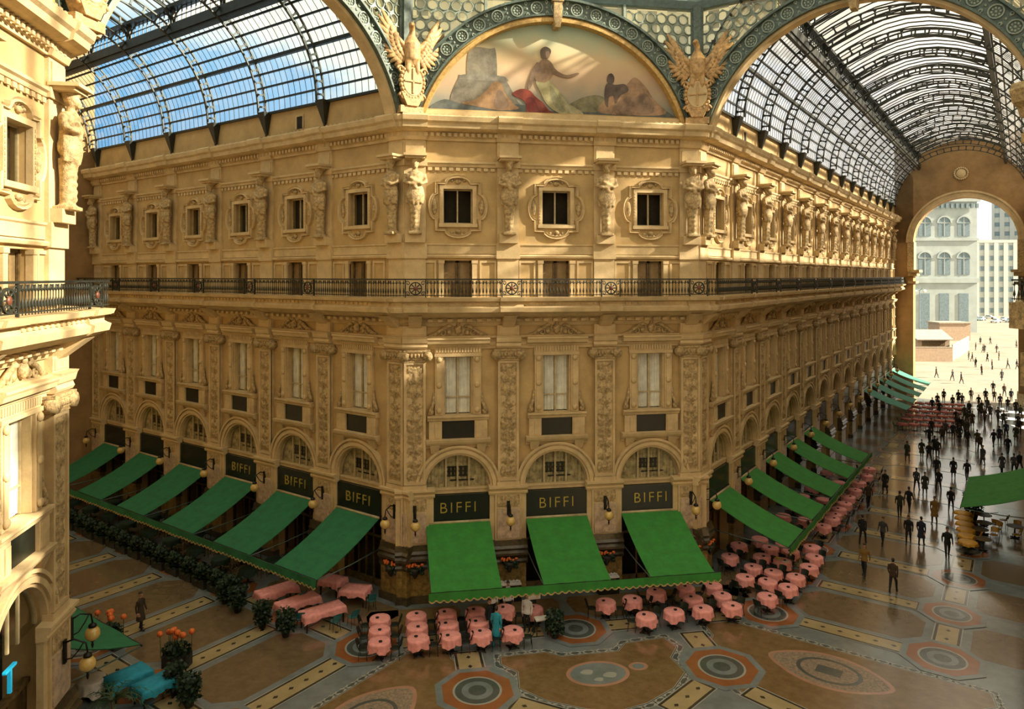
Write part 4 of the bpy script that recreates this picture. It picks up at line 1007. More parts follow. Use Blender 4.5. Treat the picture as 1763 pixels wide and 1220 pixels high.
# ------------------------------------------------------------------ awnings, signs, lamps, wall flowers
AZ0, AZ1, AN = 3.92, 2.28, 4.45
def awning_parts(m, w=3.3, sh=0., n1=AN):
    f = B()
    def fn(u, v):
        return ((u-.5)*w*(1-.02*v)+sh*v, -.12-(n1-.12)*v, AZ0+(AZ1-AZ0)*v-.16*math.sin(PI*v)-.02*math.sin(u*PI*6)*v)
    def fn2(u, v): p = fn(1-u, v); return (p[0], p[1], p[2]-.03)
    f.grid(fn, 12, 8); f.grid(fn2, 12, 8)
    r = B().tube([(-w/2, -.1, AZ0+.02), (w/2, -.1, AZ0+.02)], .07, 8)
    bar = B().tube([(-w/2+sh, -n1, AZ1-.03), (w/2+sh, -n1, AZ1-.03)], .035, 6)
    parts = [('canvas', f.mesh('awning_canvas', m)), ('roller', r.mesh('awning_roller', WOODL)), ('front_bar', bar.mesh('awning_bar', BLACKM))]
    for sx in (-1, 1):
        a = B().tube([(sx*(w/2-.05), -.1, 2.3), (sx*(w/2-.05)+sh*.5, -n1*.5, 2.2), (sx*(w/2-.05)+sh, -n1+.05, AZ1-.06)], .03, 6)
        parts.append(('support_arm', a.mesh('awning_arm', IRONG)))
    return parts
def valance(F, x0, x1, label, m=GREEN, n1=AN):
    L = x1-x0; k = int(L/.34); b = B(); fr_ = B()
    top = AZ1-.0; n = k*6
    vs = []
    for i in range(n+1):
        x = x0+L*i/n; ph = (i % 6)/6; z = top-.30-.11*math.sin(PI*ph); y = -n1-.12-.03*math.sin(x*3.1)
        vs += [(x, -n1-.12, top+.02), (x, y, z), (x, -n1-.06, top+.02), (x, y+.03, z)]
    b.add(vs, [(4*i, 4*i+1, 4*i+5, 4*i+4) for i in range(n)]+[(4*i+3, 4*i+2, 4*i+6, 4*i+7) for i in range(n)])
    b.add(vs, [(4*i, 4*i+4, 4*i+6, 4*i+2) for i in range(n)])
    for i in range(n):
        x = x0+L*(i+.5)/n; ph = ((i+.5) % 6)/6; z = top-.30-.11*math.sin(PI*ph); y = -n1-.135-.03*math.sin(x*3.1)
        fr_.box(x-L/n/2, x+L/n/2, y-.012, y+.012, z-.035, z+.02)
    o = link('awning_valance', None, None, F); tag(o, label, 'valance', 'scalloped awning valances')
    link('scalloped_strip', b.mesh('valance_strip', m), o); link('cream_fringe', fr_.mesh('valance_fringe', FRINGE), o)
    bb = B().tube([(x0, -n1-.09, top+.0), (x1, -n1-.09, top)], .03, 6); link('hanging_bar', bb.mesh('valance_bar', BLACKM), o)
A_G = awning_parts(GREEN); A_GL = awning_parts(GREENT, 3.3, .35); A_GR = awning_parts(GREEN, 3.3, -.35); A_T = awning_parts(TEAL, 3.3, -.3)
WN = ('under the west fascia', 'under the middle fascia', 'under the east fascia')
for i, x in enumerate(BN):
    inst('awning', A_G, FN @ T(x, 0), 'green canvas awning in the central facade %s with gold letters' % WN[i], 'awning', 'green awnings')
for i, x in enumerate(BNW):
    inst('awning', A_GL, FNW @ T(x, 0), 'green canvas awning on the shaded wing, %s from the corner pier' % ORD[i], 'awning', 'green awnings')
for i, x in enumerate(BNE[:5]):
    inst('awning', A_GR, FNE @ T(x, 0), 'green canvas awning on the sunlit wing, %s from the corner pier' % ORD[i], 'awning', 'green awnings')
for i, x in enumerate(BNE[9:]):
    inst('awning', A_T, FNE @ T(x, 0), 'bluish teal awning far down the wing, %s of five before the tall arch' % ORD[i], 'awning', 'teal awnings')
inst('awning', awning_parts(GREENT, 7.8, .6, 3.7), FSW @ T(5.35, -.1, .0), 'wide bluish-green awning beside the near cream building, above blue-clothed tables', 'awning')
inst('awning', awning_parts(GREEN, 8.5, 0, 4.4), FSE @ T(-18.6, 0, 0), 'long green awning opposite the sunlit wing, above yellow chairs', 'awning')
valance(FN, -6.95, 7.1, 'scalloped green valance with cream fringe along the central awnings')
valance(FNW, -32, -1.35, 'long green valance joining the awnings of the shaded wing', GREENT)
valance(FNE, 1.4, 26.6, 'green valance joining the five awnings of the sunlit wing')
def text_mesh(t, size, depth, m, name):
    c = bpy.data.curves.new('t', 'FONT'); c.body = t; c.size = size; c.extrude = depth; c.align_x = 'CENTER'; c.space_character = 1.25; c.offset = -.012
    o = bpy.data.objects.new('t', c); COL.objects.link(o); dg = bpy.context.evaluated_depsgraph_get()
    me = bpy.data.meshes.new_from_object(o.evaluated_get(dg)); bpy.data.objects.remove(o); bpy.data.curves.remove(c)
    me.transform(Matrix.Rotation(PI/2, 4, 'X')); me.name = name; me.materials.clear(); me.materials.append(m); return me
LET = text_mesh('BIFFI', .78, .03, GOLDL, 'fascia_letters')
BOARD = B().box(-1.68, 1.68, -.06, .3, 4.02, 5.34).box(-1.72, 1.72, -.10, .0, 3.96, 4.05).mesh('fascia_board', SIGNM)
def sign(F, x, label, letters=True):
    o = link('fascia_sign', None, None, F @ T(x, 0)); tag(o, label, 'sign', 'shop fascia signs')
    link('board', BOARD, o)
    if letters: tag(link('gold_lettering', LET, o, T(0, -.08, 4.42)), 'thin gold capital letters')
for i, x in enumerate(BN): sign(FN, x, 'black fascia sign with gold letters above the %s awning of the central facade' % ('west', 'middle', 'east')[i])
for i, x in enumerate(BNW): sign(FNW, x, ('dark fascia sign with dim letters on the shaded wing, %s from the corner pier' if i < 3 else 'dark blank fascia board on the shaded wing, %s from the corner pier') % ORD[i], i < 3)
for i, x in enumerate(BNE): sign(FNE, x, 'dark fascia board on the sunlit wing, %s from the corner pier' % ORD[i], False)

def lamp_parts():
    br = B(); br.tube([(0, -.25, 4.85), (0, -.55, 4.95), (0, -.9, 4.8), (0, -.95, 4.5)], .03, 7); br.tube([(0, -.25, 4.3), (0, -.5, 4.35), (0, -.7, 4.6), (0, -.85, 4.86)], .022, 6); br.box(-.08, .08, -.31, -.24, 4.2, 4.95)
    g = B().ball((0, -.95, 4.12), .25, 16, 12)
    c = B().lathe([(.03, 4.5), (.12, 4.44), (.14, 4.36), (.02, 4.34)], 0, -.95, 10); c.lathe([(.02, 3.62), (.05, 3.74), (.03, 3.82), (.09, 3.88), (.02, 3.92)], 0, -.95, 8)
    return [('bracket', br.mesh('lamp_bracket', BLACKM)), ('globe', g.mesh('lamp_globe', GLOBE)), ('finial', c.mesh('lamp_finial', BLACKM))]
T_LAMP = lamp_parts()
def basket_parts():
    p = B().lathe([(.05, 1.0), (.16, 1.2), (.24, 1.42), (.26, 1.5)], 0, -.62, 10); r = random.Random(2)
    l = B(); fl_ = B()
    for k in range(26):
        a = r.random()*6.28; d = r.random()*.32; l.ball((d*math.cos(a)*1.3, -.64+d*math.sin(a)*.6, 1.25+r.random()*.35), (.1, .08, .09), 5, 4)
    for k in range(16): fl_.ball((-.42+.84*r.random(), -.72+.2*r.random(), 1.60+.14*r.random()), (.07, .06, .07), 6, 4)
    return [('pot', p.mesh('basket_pot', POT)), ('foliage', l.mesh('basket_foliage', LEAFM)), ('blossom', fl_.mesh('basket_blossom', REDF))]
T_BASK = basket_parts()
for key, (F, nm, bays, pils) in SIDES.items():
    if key == 'W': continue
    for i, x in enumerate(pils):
        w = ('west corner pier of', 'second pier of', 'third pier of', 'east corner pier of')[i] if key == 'N' else ('corner pier of' if i == 0 else ORD[i]+' pier from the corner along')
        inst('wall_lamp', T_LAMP, F @ T(x, 0), 'amber globe lamp on a black bracket, %s %s' % (w, nm), 'lamp', 'globe lamps on the shop piers')
        if key == 'N' or i == 0:
            inst('wall_planter', T_BASK, F @ T(x, .06, .35), 'hanging pot of red flowers on the %s %s' % (w, nm), 'planter', 'red flower pots on the piers')

# ------------------------------------------------------------------ tables, cloths, chairs
def cloth_round(m, r=.47, drop=.42, seed=0, zt=.78):
    b = B(); rnd = random.Random(seed); ph = rnd.random()*6; n = 48
    ring = [(r*.5, zt+.012), (r*.97, zt+.012), (r*1.02, zt-.02)]
    def hem(a):
        return drop*(.62+.38*abs(math.cos(2*a+ph))**1.5)
    rows = []
    rows.append([(0, 0, zt+.012)]*n)
    for rr, z in ring: rows.append([(rr*math.cos(2*PI*j/n), rr*math.sin(2*PI*j/n), z) for j in range(n)])
    for k in range(1, 6):
        t = k/5; row = []
        for j in range(n):
            a = 2*PI*j/n; fo = 1+.03*t+.085*t*math.cos(12*a+ph)+.03*t*math.sin(7*a)
            row.append((r*1.02*fo*math.cos(a), r*1.02*fo*math.sin(a), zt-.02-hem(a)*t))
        rows.append(row)
    vs = [p for row in rows for p in row]
    b.add(vs, [(i*n+j, i*n+(j+1) % n, (i+1)*n+(j+1) % n, (i+1)*n+j) for i in range(len(rows)-1) for j in range(n)], 0, True)
    return b.mesh('round_tablecloth', m)
def cloth_rect(m, L, W, seed, zt=.78, drop=.3):
    b = B(); n = 15; pts = []
    per = [(-L/2, -W/2), (L/2, -W/2), (L/2, W/2), (-L/2, W/2)]; out = []
    for i in range(4):
        p, q = Vector(per[i]), Vector(per[(i+1) % 4])
        for j in range(n): out.append(p.lerp(q, j/n))
    k = len(out); rows = [[(p.x*.5, p.y*.5, zt+.012) for p in out], [(p.x, p.y, zt+.012) for p in out]]
    for t in (.33, .66, 1.):
        row = []
        for j, p in enumerate(out):
            cr = (j % n == 0); o = p.normalized(); f = .02+.05*t*(math.sin(j*1.9+seed)) + (.07*t if cr else 0)
            row.append((p.x+o.x*f, p.y+o.y*f, zt+.01-drop*t*(1.35 if cr else 1+.18*math.sin(j*.7+seed))))
        rows.append(row)
    b.add([p for r in rows for p in r], [(i*k+j, i*k+(j+1) % k, (i+1)*k+(j+1) % k, (i+1)*k+j) for i in range(len(rows)-1) for j in range(k)], 0, True)
    b.add(rows[0], [tuple(range(k))]); return b.mesh('long_tablecloth', m)
TOPR = B().lathe([(.45, .74), (.46, .75), (.46, .775), (.45, .78)], 0, 0, 28, sm=False).mesh('table_top', WOOD)
PED = B().lathe([(.2, .0), (.2, .03), (.05, .07), (.035, .3), (.035, .68), (.1, .74)], 0, 0, 12).mesh('pedestal', BLACKM)
FEET = B()
for k in range(4): FEET.tube([(0, 0, .06), (.34*math.cos(k*PI/2), .34*math.sin(k*PI/2), .025)], [.035, .025], 6)
FEET = FEET.mesh('table_foot', BLACKM)
T_TABLE = [('top', TOPR), ('pedestal', PED), ('foot', FEET)]
ASH = B().lathe([(.05, .795), (.075, .80), (.085, .835), (.07, .835), (.06, .81)], 0, 0, 12).mesh('ashtray', BLACKM)
CLR = [cloth_round(PINK, .47, .40, s) for s in range(4)]
def chair_meshes(m, sm):
    seat = B().lathe([(.19, .44), (.22, .45), (.22, .475), (.2, .485)], 0, 0, 14)
    back = B()
    def fn(u, v): a = -1.0+2.0*u; return (.235*math.sin(a)*(1+.1*v), -.12-.13*math.cos(a)-.08*v, .58+.30*v-.04*(2*u-1)**2*v)
    back.grid(fn, 8, 4); back.grid(lambda u, v: (lambda p: (p[0], p[1]-.025, p[2]))(fn(1-u, v)), 8, 4)
    fr_ = B()
    for sx in (-1, 1): fr_.tube([(sx*.17, -.15, .46), (sx*.2, -.22, .66), (sx*.18, -.29, .84)], .014, 6)
    parts = [('seat', seat.mesh('chair_seat', sm)), ('backrest', back.mesh('chair_back', sm)), ('back_frame', fr_.mesh('chair_frame', m))]
    for x, y in ((-.16, -.15), (.16, -.15), (-.16, .15), (.16, .15)): parts.append(('leg', B().tube([(x, y, .45), (x*1.25, y*1.25, 0)], .014, 6).mesh('chair_leg', m)))
    return parts
T_CHAIR = chair_meshes(BLACKM, CHAIRM); T_YCHAIR = chair_meshes(BLACKM, YELLOW)
rc = random.Random(11); USED = []; TABS = []
def table(x, y, label, ash=True, chairs=(), cl=None, grp='pink café tablecloths', cgrp='dark café chairs among the pink tables', clab='dark café chair among the pink-clothed tables', z=0):
    TABS.append((x, y)); inst('cafe_table', T_TABLE, T(x, y, z, rc.random()), 'table under '+label, 'table', 'round café tables')
    c = link('tablecloth', cl or rc.choice(CLR), None, T(x, y, z, rc.random()*6)); tag(c, label, 'tablecloth', grp)
    if ash:
        a = rc.random()*6; o = link('ashtray', ASH, None, T(x+.12*math.cos(a), y+.12*math.sin(a), z)); tag(o, 'ashtray on '+' '.join(label.split()[:14]), 'ashtray', 'ashtrays on the pink tables')
    for dx, dy in chairs:
        a = math.atan2(-dy, -dx)-PI/2
        if any(math.hypot(x+dx-u, y+dy-w) < .55 for u, w in USED): continue
        USED.append((x+dx, y+dy))
        inst('cafe_chair', T_CHAIR, T(x+dx, y+dy, z, a), clab, 'chair', cgrp)
FX = [-9.12, -7.45, -6.05, -4.68, -3.26]; FY = [-5.4, -4.32, -3.26]
CO = ['west-end column', 'second column', 'third column', 'fourth column', 'fifth column']
RO = ['front of', 'middle of', 'back of']
for i, x in enumerate(FX):
    for j, y in enumerate(FY):
        if i == 4 and j == 1: continue
        table(x, y, 'pink round cloth, %s the %s before the west awning' % (RO[j], CO[i]), True, ((-.68, .1), (.68, -.05)))
table(-1.94, -3.5, 'pink round cloth by the waiters, east end of the back row', True, ((.1, .7),))
MT = [(3.12, -5.11, 'front row before the east awning, westmost'), (4.56, -4.9, 'front row before the east awning, second from west'), (6.04, -4.83, 'front row before the east awning, third from west'), (7.55, -4.78, 'front row before the east awning, eastmost'),
      (1.68, -3.41, 'alone with glasses before the middle awning'), (3.06, -3.3, 'second row before the east awning, westmost'), (6.04, -3.72, 'second row before the east awning, middle'), (7.57, -3.66, 'second row before the east awning, eastmost'), (4.53, -2.71, 'half hidden under the fringe of the east awning'), (6.13, -2.55, 'third row under the east awning'), (7.64, -2.5, 'third row at the east corner of the awning')]
for x, y, l in MT: table(x, y, 'pink round cloth, '+l, True, ((-.66, .15), (.66, -.1)) if y > -4.5 else ((-.6, .3), (.55, .4)))
RT = [(11.64, 2.5), (10.31, .94), (13.23, 1.77), (14.11, 1.08), (15.69, 1.45), (12.09, .64), (12.87, -.17), (10.88, -.64), (9.77, -1.84), (11.6, -1.47), (10.69, -2.5), (12.44, -2.22), (11.35, -3.33), (9.75, -4.13), (14.96, .07), (13.87, -1.15)]
RL = ['farthest in, by the wall', 'beside the corner pier flowers', 'below the awning tip, middle', 'below the awning tip, outer', 'at the start of the line', 'in the second line, middle', 'behind the newspapers', 'third line, nearest the pier', 'fourth line, nearest the pier', 'fourth line, middle', 'fifth line, nearest the pier', 'fourth line, outer', 'fifth line, outer', 'alone over the terracotta octagon', 'beside the aisle, outermost', 'at the aisle edge']
for (x, y), l in zip(RT, RL): table(x, y, 'pink round cloth at the east corner, '+l, True, ((-.6, -.35), (.6, .35)))
NER = [(18.45, 4.55), (19.86, 5.76), (20.47, 6.5), (21.5, 7.45), (22.6, 8.45), (23.79, 9.74), (25.32, 11.19), (26.91, 12.9), (28.71, 14.55), (30.3, 16.39)]
for i, (x, y) in enumerate(NER): table(x, y, 'pink cloth in the line beside the sunlit awnings, %s from the near end' % ORD[i], True, ((-.45, .5), (.45, -.5)))
for i in range(1, 9):
    s_ = 3.5+2.6*i
    for c in (1.6, 3.0):
        p = FNE @ Vector((s_, -c, 0)); table(p.x, p.y, 'shaded pink cloth under the sunlit awnings, %s %s' % (ORD[i-1], 'inner' if c < 2 else 'outer'), False, ((.5, .45),))
# far café tables before the tall arch
CLS = cloth_round(mat('rose_tablecloth', (.50, .15, .11), .8, var=.15), .5, .2, 9)
for i in range(6):
    for j in range(5):
        p = FNE @ Vector((49.5+3.1*i+.4*j, -4.0-1.05*j, 0)); table(p.x, p.y, 'small rose-clothed table in the distant café by the teal awnings', False, ((-.5, .4),), CLS, 'distant rose tablecloths', 'distant café chairs', 'dark chair in the distant café by the teal awnings')
# long pink tables at the end of the shaded wing
def long_table(x, y, a, L, W, label, m=PINK, seed=1, grp='long pink tablecloths'):
    parts = [('top', B().box(-L/2, L/2, -W/2, W/2, .74, .78).mesh('long_top', WOOD))]
    for sx in (-1, 1):
        for sy in (-1, 1): parts.append(('leg', B().box(sx*(L/2-.1)-.03, sx*(L/2-.1)+.03, sy*(W/2-.08)-.03, sy*(W/2-.08)+.03, 0, .74).mesh('table_leg', BLACKM)))
    inst('dining_table', parts, T(x, y, 0, a), 'table under '+label, 'table', 'rectangular dining tables')
    c = link('tablecloth', cloth_rect(m, L+.02, W+.02, seed), None, T(x, y, 0, a)); tag(c, label, 'tablecloth', grp)
for (xa, ya), (xb, yb), l in (((-15.15, .35), (-13.5, 1.35), 'dusky pink long cloth, farthest of three beside the plants'), ((-13.95, -1.15), (-12.3, -.05), 'dusky pink long cloth, middle of three beside the plants'), ((-12.72, -2.3), (-10.95, -1.35), 'bright pink long cloth, nearest of three beside the plants')):
    long_table((xa+xb)/2, (ya+yb)/2, math.atan2(yb-ya, xb-xa), math.hypot(xb-xa, yb-ya), .85, l, PINK, xa)
long_table(-10.4, .25, -.35, 1.35, .95, 'pink square cloth alone beside the west corner pier', PINK, 3)
long_table(-11.6, 1.6, -.6, 1.2, .9, 'brownish pink cloth in shade below the first shaded-wing awning', PINK, 5)
for i, (x, y, a) in enumerate([(-14.9, -.5, 0), (-12.8, -2.0, 0), (-11.2, -2.5, .5), (-10.4, -2.2, .6), (-9.6, -.6, .4), (-13.2, .1, 1)]):
    inst('cafe_chair', chair_meshes(BLACKM, BLUEC) if i == 0 else TEALCH, T(x, y, 0, a), 'turquoise-seated chair beside the long pink tables', 'chair', 'turquoise chairs') if i else None
    if i == 0: TEALCH = chair_meshes(BLACKM, mat('turquoise_chair', (.03, .16, .16), .5))
# shaded terrace under the left awnings
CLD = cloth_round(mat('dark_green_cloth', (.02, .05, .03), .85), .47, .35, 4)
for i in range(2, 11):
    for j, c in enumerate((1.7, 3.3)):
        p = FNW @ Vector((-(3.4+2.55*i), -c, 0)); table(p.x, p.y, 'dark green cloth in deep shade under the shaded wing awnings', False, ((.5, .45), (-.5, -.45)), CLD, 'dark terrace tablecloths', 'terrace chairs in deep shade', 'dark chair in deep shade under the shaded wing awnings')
# side tables below the near building
table(-20.25, -6.45, 'white round cloth with long folds beside the near cream building', False, (), cloth_round(WHITEC, .5, .62, 2), None)
long_table(-18.95, -6.3, .75, 1.5, 1.0, 'turquoise cloth with menus, nearer the white table', BLUEC, 2, 'turquoise tablecloths')
long_table(-17.75, -7.1, .75, 1.3, .95, 'turquoise cloth hanging low beside the palm', BLUEC, 4, 'turquoise tablecloths')

# ------------------------------------------------------------------ plants
def leaf_cloud(n, rx, ry, z0, z1, size, seed, m):
    b = B(); r = random.Random(seed)
    for k in range(n):
        a = r.random()*6.28; d = math.sqrt(r.random()); z = z0+(z1-z0)*r.random(); c = Vector((rx*d*math.cos(a), ry*d*math.sin(a), z))
        u = Vector((r.gauss(0, 1), r.gauss(0, 1), r.gauss(0, .6))).normalized()*size*(.6+.8*r.random()); w = u.cross(Vector((r.gauss(0, 1), r.gauss(0, 1), 1))).normalized()*size*.35
        q = c+u*.5; b.add([c-u*.5, q-u*.5+w, c+u*.5, q-u*.5-w], [(0, 1, 2, 3)])
    return b.mesh('foliage', m)
T_HEDGE = [('planter_box', B().box(-.55, .55, -.2, .2, 0, .42).mesh('planter_box', POT)), ('foliage', leaf_cloud(420, .62, .3, .4, 1.15, .2, 1, LEAFM))]
for i in range(18):
    s_ = 7.4+1.38*i
    inst('planter', T_HEDGE, FNW @ T(-s_, -4.95-.04*(i % 3)), 'dark leafy planter in the hedge row before the shaded wing terrace', 'planter', 'planters along the shaded terrace')
T_BUSH = [('pot', B().lathe([(.2, 0), (.3, .4), (.32, .42)], 0, 0, 12).mesh('bush_pot', POT)), ('foliage', leaf_cloud(520, .6, .6, .4, 1.7, .24, 5, LEAFM))]
for x, y, l in ((-16.1, .2, 'bush in a pot beside the farthest long pink table'), (-14.6, -1.7, 'bush in a pot between the long pink tables'), (-13.4, -2.7, 'bush in a pot at the end of the nearest long pink table'), (-16.9, 1.3, 'dark bush in a pot at the end of the hedge row'),
                (-1.2, -4.9, 'dark bush in a pot beside the waiters'), (-17.05, -6.75, 'dark bush beside the palm, farther from the white table'), (-16.3, -7.7, 'leafy bush before the palm')):
    inst('potted_bush', T_BUSH, T(x, y, 0, x) @ Matrix.Scale(.72, 4), l, 'plant', 'potted bushes')
def palm_parts():
    b = B(); r = random.Random(3)
    for k in range(16):
        a = k*2.4; el = .5+.5*r.random(); L = 1.1+.5*r.random(); pts = []
        for j in range(7):
            t = j/6; pts.append(Vector((math.cos(a)*L*t*.8, math.sin(a)*L*t*.8, 1.0+L*(el*t-.75*t*t))))
        for j in range(6):
            d = (pts[j+1]-pts[j]); w = d.cross(Vector((0, 0, 1))).normalized()*.02; b.add([pts[j]-w, pts[j]+w, pts[j+1]+w, pts[j+1]-w], [(0, 1, 2, 3)])
            for sx in (-1, 1):
                p = pts[j+1]; n_ = d.cross(Vector((0, 0, 1))).normalized()*sx; tip = p+n_*.3*(1.1-j/8)+d*.9+Vector((0, 0, -.06)); b.add([p, p+d*.25, tip], [(0, 1, 2)])
    return [('pot', B().lathe([(.18, 0), (.26, .36), (.28, .4)], 0, 0, 12).mesh('palm_pot', POT)), ('trunk', B().tube([(0, 0, .3), (.02, .02, .7), (0, 0, 1.05)], [.07, .05, .05], 8).mesh('palm_trunk', WOOD)), ('frond', b.mesh('palm_frond', LEAFL))]
inst('potted_palm', palm_parts(), T(-18.7, -8.7), 'green feathery palm in a pot over the turquoise tables', 'plant')
def tulip_parts():
    box = B().box(-.55, .55, -.25, .25, 0, .55); fo = leaf_cloud(260, .6, .36, .5, .95, .2, 8, LEAFM)
    parts = [('planter_box', box.mesh('flower_box', POT)), ('foliage', fo)]; r = random.Random(6)
    for k in range(10):
        x, y = -.55+1.1*((k*.37) % 1), -.3+.6*((k*.61) % 1); h = 1.15+.3*r.random(); s_ = B()
        s_.tube([(x, y, .5), (x*1.05, y, h)], .015, 5)
        f = B().lathe([(.02, h), (.11, h+.06), (.13, h+.14), (.09, h+.22), (.04, h+.24)], x*1.05, y, 9)
        parts.append(('stem', s_.mesh('flower_stem', LEAFL), [('blossom', f.mesh('flower_head', REDF))]))
    return parts
TT = tulip_parts()
inst('flower_planter', TT, T(-20.95, -2.35, 0, -.7), 'planter of red flowers standing at the far edge of the bluish-green awning', 'planter', 'red flower planters')
inst('flower_planter', TT, T(-17.6, -4.55, 0, -.2), 'planter of red flowers standing at the tip of the bluish-green awning', 'planter', 'red flower planters')

# ------------------------------------------------------------------ people
def person(pose):
    b = B(); L = lambda *a: b.tube(*a)
    st = {'stand': (.03, -.03), 'walk': (.26, -.24), 'walkb': (-.22, .27), 'coat': (.12, -.12)}[pose]
    for sx, f in ((-1, st[0]), (1, st[1])):
        kb = -.10 if f < 0 else .06
        L([(sx*.09, 0, .92), (sx*.10, -f*.55-.05, .50), (sx*.10, -f, .09)], [(.10, .11), (.068, .075), (.045, .05)], 8)
        L([(sx*.10, -f+.05, .05), (sx*.11, -f-.18, .04)], [(.045, .045), (.04, .03)], 6)
        arm = -f*.8
        L([(sx*.19, .0, 1.42), (sx*.25, -arm*.3+.03, 1.14), (sx*.24, -arm*.8-.05, .88)], [.062, .05, .036], 8)
        hx, hy, hz = sx*.24, -arm*.85-.06, .80
        b.ball((hx, hy, hz+.02), (.028, .042, .055), 7, 5)
        for q in range(4): L([(hx, hy-.03+.02*q, hz), (hx-sx*.012, hy-.035+.021*q, hz-.06+.006*abs(q-1.5))], [.012, .009], 5)
        L([(hx, hy-.03, hz+.04), (hx-sx*.02, hy-.07, hz)], [.013, .010], 5)
    tw = .17 if pose != 'coat' else .2
    prof = [((0, .0, .80), (.165, .12)), ((0, .0, .98), (.165, .12)), ((0, .01, 1.12), (.15, .105)), ((0, .0, 1.30), (.19, .12)), ((0, .0, 1.43), (.185, .10)), ((0, .0, 1.50), (.075, .065)), ((0, -.01, 1.58), (.055, .055))]
    if pose == 'coat': prof = [((0, 0, .48), (.24, .2))]+[((0, 0, .7), (.21, .16))]+prof[1:]
    L([p for p, r in prof], [r for p, r in prof], 12)
    b.ball((0, -.02, 1.68), (.078, .095, .115), 12, 9); b.ball((0, -.115, 1.665), (.015, .02, .022), 6, 4); b.ball((0, .015, 1.715), (.088, .10, .10), 10, 7)
    for sx in (-1, 1): b.ball((sx*.08, 0, 1.67), (.012, .02, .03), 5, 4)
    return b
def pick_for(pose):
    lo = .48 if pose == 'coat' else .86
    def pick(c):
        if c.z > 1.72 or (c.z > 1.58 and c.y > .02): return 3
        if c.z > 1.53: return 2
        if abs(c.x) > .16 and c.z < .86 and c.z > .68: return 2
        return 0 if c.z > lo else 1
    return pick
PM = {}
def person_mesh(pose, coat):
    k = (pose, coat)
    if k not in PM:
        base = PM.get(pose)
        if base is None:
            base = person(pose).fused('person_'+pose, [COATS[0], TROUS, SKIN, HAIR], .027, 1, pick_for(pose)); PM[pose] = base
        me = base.copy(); me.materials[0] = COATS[coat]
        if coat == 7: me.materials[1] = COATS[7]
        PM[k] = me
    return PM[k]
rp = random.Random(4)
def add_person(x, y, pose, coat, a, label, grp=None, s_=1.):
    M = T(x, y, 0, a) @ Matrix.Scale(s_, 4); o = link('person', person_mesh(pose, coat), None, M); tag(o, label, 'person', grp)
    return o
NEARP = [(20.29, 3.3), (21.4, 2.91), (23.1, 2.82), (23.65, 2.4), (23.72, 0.38), (27.36, 5.72), (25.95, 7.25), (27.45, 8.24), (25.21, 9.53), (28.65, 12.3), (30.36, 7.74), (37.0, 15.1), (37.6, 14.35), (35.63, 15.29), (31.55, 12.57), (31.4, 11.5), (33.01, 12.01), (37.18, 20.68)]
ND = ['dark coat walking near the pink table line, westmost of four', 'grey coat walking abreast on the aisle, second of four', 'black coat walking in a pair, third of four', 'navy coat walking in a pair, outermost of four', 'black suit walking alone beside the yellow chair stack', 'ochre coat walking away in mid-aisle', 'olive coat behind the group of four', 'black coat just beyond the olive walker', 'brown coat beside the end of the pink table line', 'black jacket striding past the last near green awning', 'black dress walking alone left of the green side awning', 'black coat in a couple walking to the arch, inner', 'black coat in a couple walking to the arch, outer', 'long dark coat standing before the couple', 'grey coat in the loose group at mid-aisle, first', 'dark skirt in the loose group at mid-aisle, second', 'black coat bending with a bag at mid-aisle', 'olive coat alone near the distant café']
NC = [0, 4, 0, 1, 0, 5, 3, 0, 2, 0, 0, 0, 0, 0, 4, 3, 0, 3]
for i, (x, y) in enumerate(NEARP):
    add_person(x, y, ('walk', 'walkb', 'walk', 'coat', 'walk', 'coat')[i % 6], NC[i], rp.choice((PI*.75, -PI/4, PI*.75))+rp.uniform(-.4, .4), 'person in '+ND[i], 'walkers on the near aisle', 1+rp.uniform(-.05, .03))
CROWDP = [(39.22, 21.38), (38.79, 19.99), (40.63, 21.14), (42.21, 15.76), (42.83, 15.2), (43.97, 15.82), (47.86, 20.99), (42.74, 18.32), (46.02, 22.2), (49.22, 23.99), (51.2, 25.38), (53.34, 26.83), (53.23, 25.55), (46.71, 24.41), (47.3, 23.9), (47.66, 26.49), (47.9, 28.6), (47.82, 27.51), (45.56, 26.34), (41.17, 22.13), (57.98, 40.31), (60.88, 42.54), (58.99, 39.02), (55.37, 34.11), (54.46, 32.37), (61.4, 38.61), (63.3, 39.79), (69.84, 45.66), (67.1, 41.89), (66.39, 40.03), (65.46, 37.92), (63.28, 35.1), (50.77, 32.69), (46.92, 29.4), (53.42, 33.49), (64.43, 42.34), (72.4, 45.67), (74.98, 49.43), (75.51, 51.84), (68.71, 45.85), (48.52, 31.28), (43.75, 25.89), (52.6, 35.9), (55.84, 38.83), (55.59, 37.1), (64.16, 45.32), (63.1, 43.5), (67.53, 46.95), (59.98, 37.4), (60.4, 36.28), (59.06, 33.81), (57.86, 31.8), (58.4, 30.5), (56.31, 28.24), (57.05, 33.51), (50.1, 30.6), (51.09, 29.98), (50.23, 28.4), (56.93, 41.25), (59.92, 43.93), (63.28, 46.78)]
for i, (x, y) in enumerate(CROWDP):
    for _ in range(4):
        if min(math.hypot(x-u, y-w) for u, w in TABS+USED) < .85: x += .8*Q; y -= .8*Q
    add_person(x, y, rp.choice(('walk', 'walkb', 'coat', 'stand')), rp.choice((0, 0, 0, 1, 3, 4, 2)), rp.choice((PI*.75, -PI/4))+rp.uniform(-.6, .6), 'person in dark clothes among the crowd streaming through the tall arch', 'crowd before the tall arch', 1+rp.uniform(-.06, .03))
